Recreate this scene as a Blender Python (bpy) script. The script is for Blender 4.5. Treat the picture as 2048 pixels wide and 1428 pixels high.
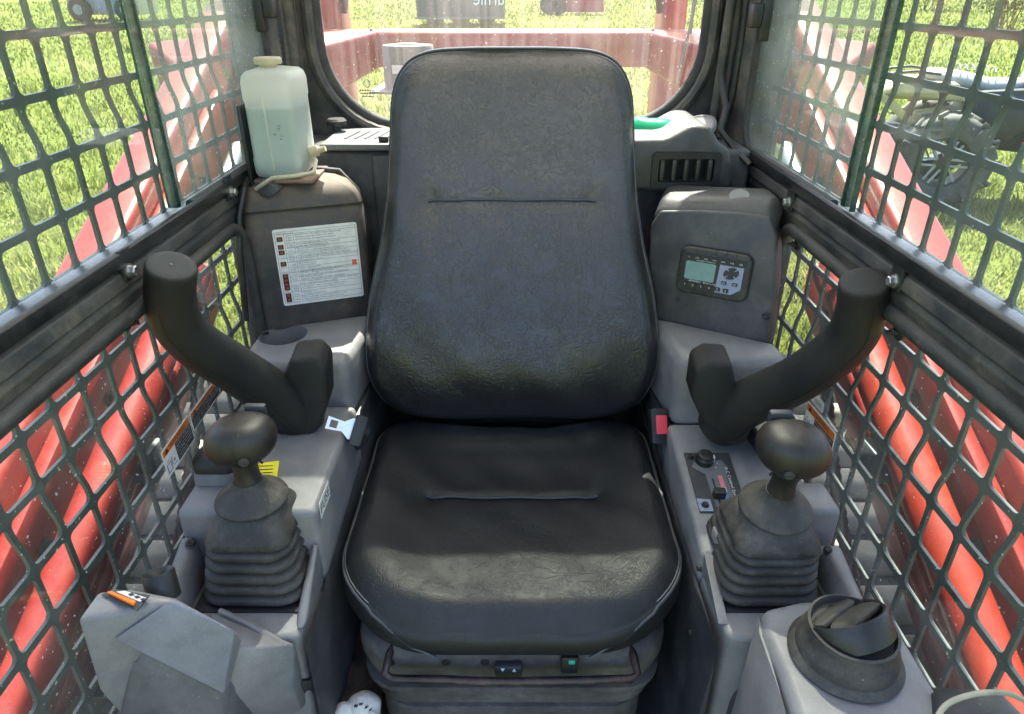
import bpy, bmesh, math, random
import numpy as np
from mathutils import Vector, Matrix, Quaternion

for o in list(bpy.data.objects):
    bpy.data.objects.remove(o, do_unlink=True)
SC = bpy.context.scene
COL = SC.collection
R = math.radians

# ------------------------------------------------------------------ camera
CZ = 1.72                      # lens height above the ground under the cab
PITCH = R(27.8)
FPX = 1380.0                   # focal length in photograph pixels (2048 wide)
cam = bpy.data.cameras.new('camera')
cam.sensor_width = 36.0
cam.lens = FPX / 2048.0 * 36.0
cam.clip_start = 0.02
cam.clip_end = 3000.0
camo = bpy.data.objects.new('camera', cam)
COL.objects.link(camo)
camo.location = (0, 0, CZ)
camo.rotation_euler = (math.pi / 2 - PITCH, 0, 0)
SC.camera = camo

# ------------------------------------------------------------------ world + sun
SUN_EL, SUN_AZ = R(57), R(5)          # sun high behind the machine, a little to the right
w = bpy.data.worlds.new('World')
SC.world = w
w.use_nodes = True
nt = w.node_tree
nt.nodes.clear()
sky = nt.nodes.new('ShaderNodeTexSky')
sky.sky_type = 'NISHITA'
sky.sun_disc = False
sky.sun_elevation = SUN_EL
sky.sun_rotation = SUN_AZ
sky.air_density = 0.75
sky.dust_density = 3.0
sky.ozone_density = 0.6
bg = nt.nodes.new('ShaderNodeBackground')
bg.inputs['Strength'].default_value = 0.15
wo = nt.nodes.new('ShaderNodeOutputWorld')
nt.links.new(sky.outputs[0], bg.inputs['Color'])
nt.links.new(bg.outputs[0], wo.inputs['Surface'])
sl = bpy.data.lights.new('sun', 'SUN')
sl.energy = 4.2
sl.angle = R(0.53)
sl.color = (1.0, 0.95, 0.86)
so = bpy.data.objects.new('sun', sl)
COL.objects.link(so)
SDIR = Vector((math.sin(SUN_AZ) * math.cos(SUN_EL), math.cos(SUN_AZ) * math.cos(SUN_EL), math.sin(SUN_EL)))
so.rotation_euler = SDIR.to_track_quat('Z', 'Y').to_euler()
so.location = SDIR * 30
vs = SC.view_settings
vs.view_transform = 'Standard'
vs.look = 'None'
vs.exposure = 2.4
vs.gamma = 1.0
vs.use_curve_mapping = False
SC.cycles.max_bounces = 10
SC.cycles.diffuse_bounces = 5
SC.cycles.glossy_bounces = 4
SC.cycles.transmission_bounces = 6
SC.cycles.transparent_max_bounces = 24
SC.cycles.caustics_reflective = False
SC.cycles.caustics_refractive = False
SC.cycles.sample_clamp_indirect = 6.0
SC.cycles.use_denoising = True

# ------------------------------------------------------------------ geometry helpers
_c, _s = math.cos(PITCH), math.sin(PITCH)

def ray(px, py):
    a = (px - 1024.0) / FPX
    b = (py - 714.0) / FPX
    return Vector((a, _c - b * _s, -_s - b * _c))

def at(px, py, X=None, Y=None, Z=None):
    """point of the cab that the photograph shows at (px, py), at a known distance"""
    d = ray(px, py)
    if X is not None:
        t = X / d.x
    elif Y is not None:
        t = Y / d.y
    else:
        t = (Z - CZ) / d.z
    return Vector((0, 0, CZ)) + d * t

def atp(px, py, P, n):
    d = ray(px, py)
    o = Vector((0, 0, CZ))
    t = (P - o).dot(n) / d.dot(n)
    return o + d * t

def smooth(a, b, x):
    t = min(1.0, max(0.0, (x - a) / (b - a)))
    return t * t * (3 - 2 * t)

def lerp(a, b, t):
    return a + (b - a) * t

def interp(tab, x):
    if x <= tab[0][0]:
        return tab[0][1]
    for (x0, y0), (x1, y1) in zip(tab, tab[1:]):
        if x <= x1:
            return lerp(y0, y1, (x - x0) / (x1 - x0))
    return tab[-1][1]

def tag(o, label=None, cat=None, group=None, kind=None):
    if label: o['label'] = label
    if cat: o['category'] = cat
    if group: o['group'] = group
    if kind: o['kind'] = kind
    return o

def thing(name, loc, label, cat, group=None):
    o = bpy.data.objects.new(name, None)
    o.empty_display_size = 0.05
    COL.objects.link(o)
    o.location = loc
    return tag(o, label, cat, group)

def wloc(o):
    v = Vector(o.location)
    p = o.parent
    while p:
        v = v + Vector(p.location)
        p = p.parent
    return v

class MB:
    """collects shapes in world coordinates, then becomes one mesh object"""
    def __init__(self):
        self.v = []; self.f = []
    def add(self, verts, faces):
        n = len(self.v)
        self.v += [Vector(p) for p in verts]
        self.f += [[i + n for i in f] for f in faces]
        return self
    def box(self, x0, x1, y0, y1, z0, z1):
        return self.add([(x0,y0,z0),(x1,y0,z0),(x1,y1,z0),(x0,y1,z0),(x0,y0,z1),(x1,y0,z1),(x1,y1,z1),(x0,y1,z1)],
                        [(0,3,2,1),(4,5,6,7),(0,1,5,4),(1,2,6,5),(2,3,7,6),(3,0,4,7)])
    def obox(self, c, u, v, n, hu, hv, hn):
        """box with its own axes u, v, n and half sizes"""
        c, u, v, n = Vector(c), Vector(u), Vector(v), Vector(n)
        P = [c + u*(a*hu) + v*(b*hv) + n*(d*hn) for d in (-1,1) for (a,b) in ((-1,-1),(1,-1),(1,1),(-1,1))]
        return self.add(P, [(0,3,2,1),(4,5,6,7),(0,1,5,4),(1,2,6,5),(2,3,7,6),(3,0,4,7)])
    def prism(self, poly, vec):
        """closed polygon pushed along vec"""
        n = len(poly)
        vec = Vector(vec)
        P = [Vector(p) for p in poly]
        self.add(P + [p + vec for p in P],
                 [list(range(n))[::-1], list(range(n, 2*n))] + [(i, (i+1) % n, n + (i+1) % n, n + i) for i in range(n)])
        return self
    def tube(self, path, r, n=10, closed=False, caps=True):
        path = [Vector(p) for p in path]
        m = len(path)
        rad = r if isinstance(r, (list, tuple)) else [r] * m
        tang = []
        for i in range(m):
            if closed:
                t = path[(i+1) % m] - path[i-1]
            else:
                t = path[min(i+1, m-1)] - path[max(i-1, 0)]
            tang.append(t.normalized())
        up = Vector((0,0,1)) if abs(tang[0].z) < 0.9 else Vector((1,0,0))
        a = tang[0].cross(up).normalized()
        V = []
        for i in range(m):
            t = tang[i]
            a = (a - t * a.dot(t)).normalized()
            b = t.cross(a)
            V += [path[i] + (a * math.cos(2*math.pi*k/n) + b * math.sin(2*math.pi*k/n)) * rad[i] for k in range(n)]
        F = []
        for i in range(m if closed else m-1):
            j = (i+1) % m
            for k in range(n):
                F.append((i*n+k, i*n+(k+1) % n, j*n+(k+1) % n, j*n+k))
        if caps and not closed:
            F.append(list(range(n))[::-1])
            F.append([(m-1)*n + k for k in range(n)])
        return self.add(V, F)
    def lathe(self, prof, o, axis=(0,0,1), n=24, caps=True):
        """profile of (radius, height) round an axis"""
        o = Vector(o); ax = Vector(axis).normalized()
        up = Vector((0,0,1)) if abs(ax.z) < 0.9 else Vector((0,1,0))
        a = ax.cross(up).normalized(); b = ax.cross(a)
        V = []; F = []
        for (r, h) in prof:
            V += [o + ax*h + (a*math.cos(2*math.pi*k/n) + b*math.sin(2*math.pi*k/n)) * max(r, 1e-5) for k in range(n)]
        for i in range(len(prof)-1):
            for k in range(n):
                F.append((i*n+k, i*n+(k+1) % n, (i+1)*n+(k+1) % n, (i+1)*n+k))
        if caps:
            F.append(list(range(n))[::-1])
            F.append([(len(prof)-1)*n+k for k in range(n)])
        return self.add(V, F)
    def loft(self, rings, cap0=True, cap1=True):
        n = len(rings[0]); V = []; F = []
        for r in rings: V += [Vector(p) for p in r]
        for i in range(len(rings)-1):
            for k in range(n):
                F.append((i*n+k, i*n+(k+1) % n, (i+1)*n+(k+1) % n, (i+1)*n+k))
        if cap0: F.append(list(range(n))[::-1])
        if cap1: F.append([(len(rings)-1)*n+k for k in range(n)])
        return self.add(V, F)
    def hull(self, pts):
        bm = bmesh.new()
        for p in pts: bm.verts.new(p)
        r = bmesh.ops.convex_hull(bm, input=bm.verts)
        junk = [g for g in r['geom_interior'] if isinstance(g, bmesh.types.BMVert)]
        if junk: bmesh.ops.delete(bm, geom=junk, context='VERTS')
        bmesh.ops.dissolve_limit(bm, angle_limit=R(2), verts=bm.verts, edges=bm.edges)
        bm.verts.index_update()
        V = [v.co.copy() for v in bm.verts]; F = [[v.index for v in f.verts] for f in bm.faces]
        bm.free()
        return self.add(V, F)
    def build(self, name, mat, parent=None, origin=None, bevel=0, seg=2, sharp=38, bang=25, label=None, cat=None, group=None, kind=None, subsurf=0, cut=None):
        if origin is None:
            if parent is not None:
                origin = wloc(parent)
            else:
                lo = [min(p[i] for p in self.v) for i in range(3)]; hi = [max(p[i] for p in self.v) for i in range(3)]
                origin = Vector(((lo[0]+hi[0])/2, (lo[1]+hi[1])/2, lo[2]))
        origin = Vector(origin)
        bm = bmesh.new()
        vs_ = [bm.verts.new(p - origin) for p in self.v]
        for f in self.f:
            try: bm.faces.new([vs_[i] for i in f])
            except ValueError: pass
        bmesh.ops.recalc_face_normals(bm, faces=bm.faces)
        if bevel:
            E = [e for e in bm.edges if len(e.link_faces) == 2 and e.calc_face_angle(0) > R(bang)]
            bmesh.ops.bevel(bm, geom=E, offset=bevel, offset_type='OFFSET', segments=seg, profile=0.5, affect='EDGES', clamp_overlap=True)
        me = bpy.data.meshes.new(name)
        bm.to_mesh(me); bm.free()
        me.materials.append(mat)
        for p in me.polygons: p.use_smooth = True
        me.set_sharp_from_angle(angle=R(sharp))
        o = bpy.data.objects.new(name, me)
        COL.objects.link(o)
        if parent is not None:
            o.parent = parent
            o.location = origin - wloc(parent)
        else:
            o.location = origin
        if subsurf:
            md = o.modifiers.new('sub', 'SUBSURF'); md.levels = subsurf; md.render_levels = subsurf
        if cut is not None:
            boolean(o, cut, origin)
        return tag(o, label, cat, group, kind)

def boolean(o, cutter, origin):
    bm = bmesh.new()
    vs_ = [bm.verts.new(p) for p in cutter.v]
    for f in cutter.f: bm.faces.new([vs_[i] for i in f])
    bmesh.ops.recalc_face_normals(bm, faces=bm.faces)
    me = bpy.data.meshes.new('cutter'); bm.to_mesh(me); bm.free()
    co = bpy.data.objects.new('cutter', me); COL.objects.link(co)
    md = o.modifiers.new('cut', 'BOOLEAN'); md.object = co; md.operation = 'DIFFERENCE'; md.solver = 'EXACT'
    dg = bpy.context.evaluated_depsgraph_get(); dg.update()
    bpy.context.view_layer.update()
    new = bpy.data.meshes.new_from_object(o.evaluated_get(bpy.context.evaluated_depsgraph_get()))
    o.modifiers.clear(); old = o.data; o.data = new; bpy.data.meshes.remove(old)
    bpy.data.objects.remove(co, do_unlink=True); bpy.data.meshes.remove(me)
    for p in new.polygons: p.use_smooth = True
    new.set_sharp_from_angle(angle=R(35))

def share(name, src, parent, offset):
    """another piece with the mesh of src, moved by offset"""
    o = bpy.data.objects.new(name, src.data); COL.objects.link(o)
    o.parent = parent
    o.location = Vector(src.location) + Vector(offset)
    return o

def copy_tree(o, parent=None):
    c = o.copy(); COL.objects.link(c); c.parent = parent
    for ch in list(o.children): copy_tree(ch, c)
    return c

def rrect(hx, hy, rad, n=6):
    """rounded rectangle, counter clockwise"""
    out = []
    for (sx, sy, a0) in ((1,1,0),(-1,1,90),(-1,-1,180),(1,-1,270)):
        for k in range(n+1):
            a = R(a0 + 90*k/n)
            out.append((sx*(hx-rad) + rad*math.cos(a), sy*(hy-rad) + rad*math.sin(a)))
    return out

class Frame:
    """a flat working plane: origin, right, up, out"""
    def __init__(self, o, u, v):
        self.o = Vector(o); self.u = Vector(u).normalized()
        v = Vector(v); self.v = (v - self.u*v.dot(self.u)).normalized()
        self.n = self.u.cross(self.v)
    def p(self, a, b, c=0):
        return self.o + self.u*a + self.v*b + self.n*c
    def slab(self, mb, poly, c0, c1):
        return mb.prism([self.p(a, b, c0) for a, b in poly], self.n*(c1-c0))
    def rslab(self, mb, cx, cy, hx, hy, rad, c0, c1, n=4):
        return self.slab(mb, [(cx+a, cy+b) for a, b in rrect(hx, hy, rad, n)], c0, c1)

_tc = {}
def text_geo(s, res=2):
    if (s, res) in _tc: return _tc[(s, res)]
    cu = bpy.data.curves.new('t', 'FONT'); cu.body = s; cu.size = 1.0; cu.resolution_u = res
    o = bpy.data.objects.new('t', cu); COL.objects.link(o)
    bpy.context.view_layer.update()
    me = bpy.data.meshes.new_from_object(o.evaluated_get(bpy.context.evaluated_depsgraph_get()))
    V = [v.co.copy() for v in me.vertices]; F = [list(p.vertices) for p in me.polygons]
    bpy.data.objects.remove(o, do_unlink=True); bpy.data.curves.remove(cu); bpy.data.meshes.remove(me)
    _tc[(s, res)] = (V, F)
    return V, F

def text(mb, fr, s, a, b, h, c=0.0004, width=None, center=False, mirror=False, res=2):
    """flat letters of cap height h at (a, b) on a frame"""
    V, F = text_geo(s, res)
    if not V: return
    sc = h / 0.7
    x0 = min(v.x for v in V); x1 = max(v.x for v in V)
    sx = sc if width is None else width / max(1e-6, x1 - x0)
    off = (x0 + x1) / 2 if center else x0
    mb.add([fr.p(a + (v.x - off)*sx*(-1 if mirror else 1), b + v.y*sc, c) for v in V], F)
# ------------------------------------------------------------------ materials
def new_mat(name):
    m = bpy.data.materials.new(name); m.use_nodes = True
    t = m.node_tree; t.nodes.clear()
    out = t.nodes.new('ShaderNodeOutputMaterial')
    return m, t, out

def N(t, typ, **kw):
    n = t.nodes.new(typ)
    for k, v in kw.items():
        if k in n.inputs: n.inputs[k].default_value = v
        else: setattr(n, k, v)
    return n

def L(t, a, b): t.links.new(a, b)

def ramp(t, fac, stops):
    r = t.nodes.new('ShaderNodeValToRGB')
    e = r.color_ramp.elements
    e[0].position, e[0].color = stops[0][0], (*stops[0][1], 1)
    e[1].position, e[1].color = stops[1][0], (*stops[1][1], 1)
    for p, c in stops[2:]:
        x = e.new(p); x.color = (*c, 1)
    L(t, fac, r.inputs[0])
    return r.outputs[0]

def mixc(t, fac, a, b):
    m = t.nodes.new('ShaderNodeMix'); m.data_type = 'RGBA'
    if isinstance(fac, (int, float)): m.inputs[0].default_value = fac
    else: L(t, fac, m.inputs[0])
    for sock, v in ((m.inputs[6], a), (m.inputs[7], b)):
        if isinstance(v, tuple): sock.default_value = (*v, 1)
        else: L(t, v, sock)
    return m.outputs[2]

def mth(t, op, a, b=None, clamp=False):
    m = t.nodes.new('ShaderNodeMath'); m.operation = op; m.use_clamp = clamp
    for s, v in zip(m.inputs, (a, b)):
        if v is None: continue
        if isinstance(v, (int, float)): s.default_value = v
        else: L(t, v, s)
    return m.outputs[0]

def noise(t, co, scale, detail=4, rough=0.6, dist=0.0):
    n = N(t, 'ShaderNodeTexNoise', Scale=scale, Detail=detail, Roughness=rough, Distortion=dist)
    L(t, co, n.inputs['Vector'])
    return n.outputs['Fac']

def worn(name, col, rough=0.5, dust=0.25, dustcol=(0.30, 0.27, 0.23), spec=0.5, bump=0.05, bscale=900, var=0.25, scale=14, specks=0.0, metal=0.0, coat=0.0, updust_glare=0.0, scratch=0.0, grain=0.28):
    """painted or moulded surface with dust patches, specks, scratches and fine grain"""
    m, t, out = new_mat(name)
    tc = N(t, 'ShaderNodeTexCoord'); co = tc.outputs['Object']
    b = N(t, 'ShaderNodeBsdfPrincipled', Metallic=metal)
    b.inputs['Specular IOR Level'].default_value = spec
    if coat: b.inputs['Coat Weight'].default_value = coat
    n1 = noise(t, co, scale, 6, 0.65)
    n2 = noise(t, co, scale*7, 5, 0.7)
    dk = tuple(c*(1-var) for c in col); lt = tuple(min(1, c*(1+var)) for c in col)
    base = ramp(t, n1, [(0.3, dk), (0.7, lt)])
    gr = noise(t, co, 520, 2, 0.6)          # fine grain
    base = mixc(t, mth(t, 'MULTIPLY', mth(t, 'SUBTRACT', gr, 0.52), 2.6*grain, True), base, tuple(min(1, c*2.2+.004) for c in col))
    df = mth(t, 'MULTIPLY', mth(t, 'MULTIPLY', mth(t, 'SUBTRACT', n1, 0.38), 3.0, True), mth(t, 'MULTIPLY', mth(t, 'SUBTRACT', n2, 0.25), 1.8, True), True)
    df = mth(t, 'MULTIPLY', df, dust, True)
    if updust_glare:  # pale tone on up-facing faces: settled dust, on the red arms also painted glare
        g = N(t, 'ShaderNodeNewGeometry'); sx = N(t, 'ShaderNodeSeparateXYZ'); L(t, g.outputs['Normal'], sx.inputs[0])
        u = mth(t, 'MULTIPLY', mth(t, 'MULTIPLY', mth(t, 'SUBTRACT', sx.outputs['Z'], 0.25), 1.2, True), mth(t, 'MULTIPLY', mth(t, 'ADD', n2, 0.15), updust_glare), True)
        df = mth(t, 'MAXIMUM', df, u)
    c2 = mixc(t, df, base, dustcol)
    if specks:
        v = N(t, 'ShaderNodeTexVoronoi', Scale=230.0, Randomness=1.0); L(t, co, v.inputs['Vector'])
        wn = N(t, 'ShaderNodeSeparateColor'); L(t, v.outputs['Color'], wn.inputs[0])
        rr = mth(t, 'MULTIPLY', mth(t, 'POWER', wn.outputs[0], 14.0), 0.26)
        sp = mth(t, 'MULTIPLY', mth(t, 'LESS_THAN', v.outputs['Distance'], rr), mth(t, 'MULTIPLY', mth(t, 'MULTIPLY', mth(t, 'SUBTRACT', n1, 0.42), 4.0, True), specks))
        c2 = mixc(t, sp, c2, (0.6, 0.56, 0.5))
    if scratch:
        mp = N(t, 'ShaderNodeMapping'); mp.inputs['Rotation'].default_value = (0.4, 0.7, 0.5); mp.inputs['Scale'].default_value = (260, 14, 90)
        L(t, co, mp.inputs['Vector'])
        ns = noise(t, mp.outputs[0], 1.0, 4, 0.7)
        sc_ = mth(t, 'MULTIPLY', mth(t, 'GREATER_THAN', ns, 0.73), scratch)
        c2 = mixc(t, sc_, c2, (0.35, 0.34, 0.33))
    L(t, c2, b.inputs['Base Color'])
    rg = mth(t, 'ADD', mth(t, 'MULTIPLY', n2, 0.25), rough - 0.12)
    rg = mth(t, 'ADD', rg, mth(t, 'MULTIPLY', df, 0.35), True)
    L(t, rg, b.inputs['Roughness'])
    if bump:
        bp = N(t, 'ShaderNodeBump', Strength=bump, Distance=0.002)
        L(t, noise(t, co, bscale, 2, 0.5), bp.inputs['Height'])
        L(t, bp.outputs[0], b.inputs['Normal'])
    L(t, b.outputs[0], out.inputs[0])
    return m

def plain(name, col, rough=0.5, metal=0.0, emit=0.0, spec=0.5):
    m, t, out = new_mat(name)
    tc = N(t, 'ShaderNodeTexCoord')
    b = N(t, 'ShaderNodeBsdfPrincipled', Metallic=metal)
    b.inputs['Specular IOR Level'].default_value = spec
    n1 = noise(t, tc.outputs['Object'], 60, 4)
    L(t, ramp(t, n1, [(0.3, tuple(c*0.88 for c in col)), (0.7, tuple(min(1, c*1.08) for c in col))]), b.inputs['Base Color'])
    L(t, mth(t, 'ADD', mth(t, 'MULTIPLY', n1, 0.2), rough-0.1, True), b.inputs['Roughness'])
    if emit:
        b.inputs['Emission Color'].default_value = (*col, 1); b.inputs['Emission Strength'].default_value = emit
    L(t, b.outputs[0], out.inputs[0])
    return m

def leather(name, dusty):
    """cracked black vinyl, dusty grey where it is most worn"""
    m, t, out = new_mat(name)
    tc = N(t, 'ShaderNodeTexCoord'); co = tc.outputs['Object']
    b = N(t, 'ShaderNodeBsdfPrincipled')
    big = noise(t, co, 9, 4, 0.6)
    mid = noise(t, co, 40, 4, 0.6)
    def crease(scale, k, stretch, dist):
        mp = N(t, 'ShaderNodeMapping'); mp.inputs['Scale'].default_value = stretch; mp.inputs['Location'].default_value = (scale*.013, scale*.007, scale*.003)
        L(t, co, mp.inputs['Vector'])
        n_ = noise(t, mp.outputs[0], scale, 2.0, 0.55, dist)
        return mth(t, 'SUBTRACT', 1.0, mth(t, 'MULTIPLY', mth(t, 'ABSOLUTE', mth(t, 'SUBTRACT', n_, 0.5)), k, True))
    m1 = mth(t, 'MULTIPLY', mth(t, 'SUBTRACT', big, 0.44), 5.0, True)
    m2 = mth(t, 'MULTIPLY', mth(t, 'SUBTRACT', mid, 0.24 if dusty else 0.36), 3.0, True)
    m3 = mth(t, 'MULTIPLY', mth(t, 'SUBTRACT', noise(t, co, 14, 3, 0.6), 0.30 if dusty else 0.40), 4.0, True)
    c1 = mth(t, 'MULTIPLY', crease(24, 42, (0.55, 1, 1.5), 0.5), m1)
    c2 = mth(t, 'MULTIPLY', crease(62, 13 if dusty else 24, (1, 1, 1), 0.9), mth(t, 'MULTIPLY', m2, 0.9))
    c3 = mth(t, 'MULTIPLY', crease(150, 11 if dusty else 15, (1.25, 1, 0.8), 0.6), mth(t, 'MULTIPLY', m3, 0.7))
    cr = mth(t, 'MAXIMUM', mth(t, 'MAXIMUM', c1, c2), c3)
    base = ramp(t, big, [(0.3, (0.008, 0.0085, 0.010)), (0.72, (0.016, 0.016, 0.019))])
    if dusty:
        sx = N(t, 'ShaderNodeSeparateXYZ'); L(t, co, sx.inputs[0])
        # dust sits on the worn head area of the backrest
        hgt = N(t, 'ShaderNodeMapRange'); L(t, sx.outputs['Z'], hgt.inputs[0])
        hgt.inputs[1].default_value = 0.80; hgt.inputs[2].default_value = 1.0
        hgt.inputs[3].default_value = 0.06; hgt.inputs[4].default_value = 0.85
        df = mth(t, 'MULTIPLY', hgt.outputs[0], mth(t, 'MULTIPLY', mth(t, 'ADD', big, mid), 0.85), True)
        ed = N(t, 'ShaderNodeMapRange'); L(t, mth(t, 'ABSOLUTE', sx.outputs['X']), ed.inputs[0])
        ed.inputs[1].default_value = 0.13; ed.inputs[2].default_value = 0.20; ed.inputs[3].default_value = 1.0; ed.inputs[4].default_value = 0.25
        df = mth(t, 'MULTIPLY', df, ed.outputs[0])
        base = mixc(t, df, base, (0.105, 0.087, 0.080))
    else:
        sx = N(t, 'ShaderNodeSeparateXYZ'); L(t, co, sx.inputs[0])      # dust that gathers in the rear hollow under the backrest
        ry = N(t, 'ShaderNodeMapRange'); L(t, sx.outputs['Y'], ry.inputs[0]); ry.inputs[1].default_value = 0.125; ry.inputs[2].default_value = 0.185
        rx = N(t, 'ShaderNodeMapRange'); L(t, mth(t, 'ABSOLUTE', sx.outputs['X']), rx.inputs[0]); rx.inputs[1].default_value = 0.10; rx.inputs[2].default_value = 0.19; rx.inputs[3].default_value = 1.0; rx.inputs[4].default_value = 0.0
        df = mth(t, 'MULTIPLY', mth(t, 'MULTIPLY', ry.outputs[0], rx.outputs[0]), mth(t, 'ADD', mid, 0.1), True)
        base = mixc(t, df, base, (0.16, 0.15, 0.13))
    col = mixc(t, mth(t, 'MULTIPLY', cr, 0.85 if dusty else 0.3), base, (0.012, 0.012, 0.014))
    fine = mth(t, 'MULTIPLY', mth(t, 'SUBTRACT', noise(t, co, 260, 3, 0.6), 0.62), 1.6, True)
    col = mixc(t, mth(t, 'MULTIPLY', fine, 0.30), col, (0.12, 0.11, 0.10))
    L(t, col, b.inputs['Base Color'])
    rg = mth(t, 'ADD', mth(t, 'MULTIPLY', mid, 0.22), 0.43 if not dusty else 0.27)
    L(t, rg, b.inputs['Roughness'])
    b.inputs['Specular IOR Level'].default_value = 0.75 if dusty else 0.55
    h = mth(t, 'SUBTRACT', mth(t, 'MULTIPLY', noise(t, co, 420, 2), 0.25), mth(t, 'MULTIPLY', cr, 1.0))
    bp = N(t, 'ShaderNodeBump', Strength=0.42 if dusty else 0.40, Distance=0.0012); L(t, h, bp.inputs['Height']); L(t, bp.outputs[0], b.inputs['Normal'])
    L(t, b.outputs[0], out.inputs[0])
    return m

def glass(name, tint, dust=0.1, dustcol=(0.75, 0.74, 0.68), streak=False, base=0.02, specks=0.5):
    """thin dirty window glass: clear tint, mirror reflection, dust film, streaks and dried drops"""
    m, t, out = new_mat(name)
    tc = N(t, 'ShaderNodeTexCoord'); co = tc.outputs['Object']
    tr = N(t, 'ShaderNodeBsdfTransparent'); tr.inputs[0].default_value = (*tint, 1)
    gl = N(t, 'ShaderNodeBsdfGlossy', Roughness=0.02)
    fr = N(t, 'ShaderNodeFresnel', IOR=1.45)
    ge = N(t, 'ShaderNodeNewGeometry')      # same reflection on both faces of the thin pane
    L(t, mth(t, 'SUBTRACT', 1.40, mth(t, 'MULTIPLY', ge.outputs['Backfacing'], 1.40-1/1.40)), fr.inputs['IOR'])
    mx = N(t, 'ShaderNodeMixShader'); L(t, fr.outputs[0], mx.inputs[0]); L(t, tr.outputs[0], mx.inputs[1]); L(t, gl.outputs[0], mx.inputs[2])
    df = N(t, 'ShaderNodeBsdfDiffuse'); df.inputs[0].default_value = (*dustcol, 1)
    tl = N(t, 'ShaderNodeBsdfTranslucent'); tl.inputs[0].default_value = (*dustcol, 1)
    dd = N(t, 'ShaderNodeMixShader'); dd.inputs[0].default_value = 0.5; L(t, df.outputs[0], dd.inputs[1]); L(t, tl.outputs[0], dd.inputs[2])
    n1 = noise(t, co, 3.5, 5, 0.6); n2 = noise(t, co, 30, 5, 0.7)
    f = mth(t, 'MULTIPLY', mth(t, 'MULTIPLY', mth(t, 'SUBTRACT', n1, 0.35), 3.0, True), mth(t, 'MULTIPLY', n2, 1.6))
    f = mth(t, 'ADD', mth(t, 'MULTIPLY', f, dust), base)
    if streak:
        mp = N(t, 'ShaderNodeMapping'); mp.inputs['Scale'].default_value = (70, 70, 1.2); L(t, co, mp.inputs['Vector'])
        s1 = noise(t, mp.outputs[0], 1.0, 4, 0.6)
        f = mth(t, 'ADD', f, mth(t, 'MULTIPLY', mth(t, 'MULTIPLY', mth(t, 'SUBTRACT', s1, 0.42), 4.0, True), dust*0.9))
    dn = N(t, 'ShaderNodeTexNoise', Scale=90.0, Detail=3.0); L(t, co, dn.inputs['Vector'])
    dv = N(t, 'ShaderNodeVectorMath', operation='MULTIPLY_ADD'); L(t, dn.outputs['Color'], dv.inputs[0]); dv.inputs[1].default_value = (0.009,)*3; L(t, co, dv.inputs[2])
    v = N(t, 'ShaderNodeTexVoronoi', Scale=170.0); L(t, dv.outputs[0], v.inputs['Vector'])
    sc_ = N(t, 'ShaderNodeSeparateColor'); L(t, v.outputs['Color'], sc_.inputs[0])
    rr = mth(t, 'MULTIPLY', mth(t, 'POWER', sc_.outputs[0], 10.0), 0.30)
    f = mth(t, 'ADD', f, mth(t, 'MULTIPLY', mth(t, 'LESS_THAN', v.outputs['Distance'], rr), specks), True)
    mo = N(t, 'ShaderNodeMixShader'); L(t, f, mo.inputs[0]); L(t, mx.outputs[0], mo.inputs[1]); L(t, dd.outputs[0], mo.inputs[2])
    L(t, mo.outputs[0], out.inputs[0])
    return m

M = {}
M['seat'] = leather('cracked_vinyl_backrest', True)
M['cushion'] = leather('creased_vinyl_cushion', False)
M['piping'] = plain('piping', (0.05, 0.055, 0.065), 0.5)
M['stitch'] = plain('stitching', (0.22, 0.22, 0.23), 0.7)
M['grey'] = worn('grey_moulding', (0.205, 0.198, 0.205), 0.40, 0.55, (0.32, 0.30, 0.26), bump=0.10, scratch=0.25, specks=0.35, updust_glare=0.25)
M['grey2'] = worn('dark_grey_moulding', (0.052, 0.051, 0.054), 0.42, 0.45, (0.26, 0.24, 0.21), bump=0.10, scratch=0.3, specks=0.4, updust_glare=0.28)
M['skirt'] = worn('charcoal_skirt', (0.035, 0.037, 0.043), 0.48, 0.45, (0.16, 0.15, 0.14), bump=0.12, scratch=0.15, specks=0.6)
M['cover'] = worn('dirty_cover', (0.044, 0.043, 0.046), 0.55, 0.7, (0.27, 0.19, 0.12), bump=0.10, scale=9, updust_glare=1.0, specks=0.3, scratch=0.25)
M['frame'] = worn('cab_steel', (0.035, 0.036, 0.038), 0.5, 0.85, (0.27, 0.22, 0.165), bump=0.12, scale=13, updust_glare=0.85, scratch=0.3)
M['black'] = worn('black_plastic', (0.014, 0.014, 0.015), 0.42, 0.25, (0.16, 0.15, 0.13), bump=0.08, specks=0.25)
M['track_black'] = worn('window_track', (0.010, 0.010, 0.011), 0.35, 0.3, (0.2, 0.18, 0.15), bump=0.05, scale=25)
M['rubber'] = worn('ribbed_seal', (0.028, 0.028, 0.029), 0.65, 0.6, (0.2, 0.18, 0.15), bump=0.3, bscale=260, updust_glare=0.4)
M['foam'] = worn('grip_rubber', (0.011, 0.0108, 0.0105), 0.40, 0.5, (0.070, 0.052, 0.036), bump=0.7, bscale=1300, scratch=0.25, scale=7, grain=1.3)
M['boot'] = worn('joystick_boot', (0.030, 0.028, 0.026), 0.55, 0.8, (0.20, 0.175, 0.145), bump=0.25, scale=18, updust_glare=0.25, specks=0.4, grain=0.9)
M['knob'] = worn('joystick_knob', (0.020, 0.017, 0.016), 0.36, 0.5, (0.10, 0.075, 0.06), bump=0.25, bscale=900, specks=0.2)
M['dustybase'] = worn('dusty_suspension', (0.060, 0.055, 0.053), 0.7, 0.9, (0.22, 0.20, 0.185), bump=0.2, scale=12, specks=0.3, bscale=300)
M['rod'] = worn('chipped_rod', (0.012, 0.012, 0.013), 0.35, 0.7, (0.26, 0.14, 0.11), bump=0.2, scale=22, bscale=300)
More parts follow.
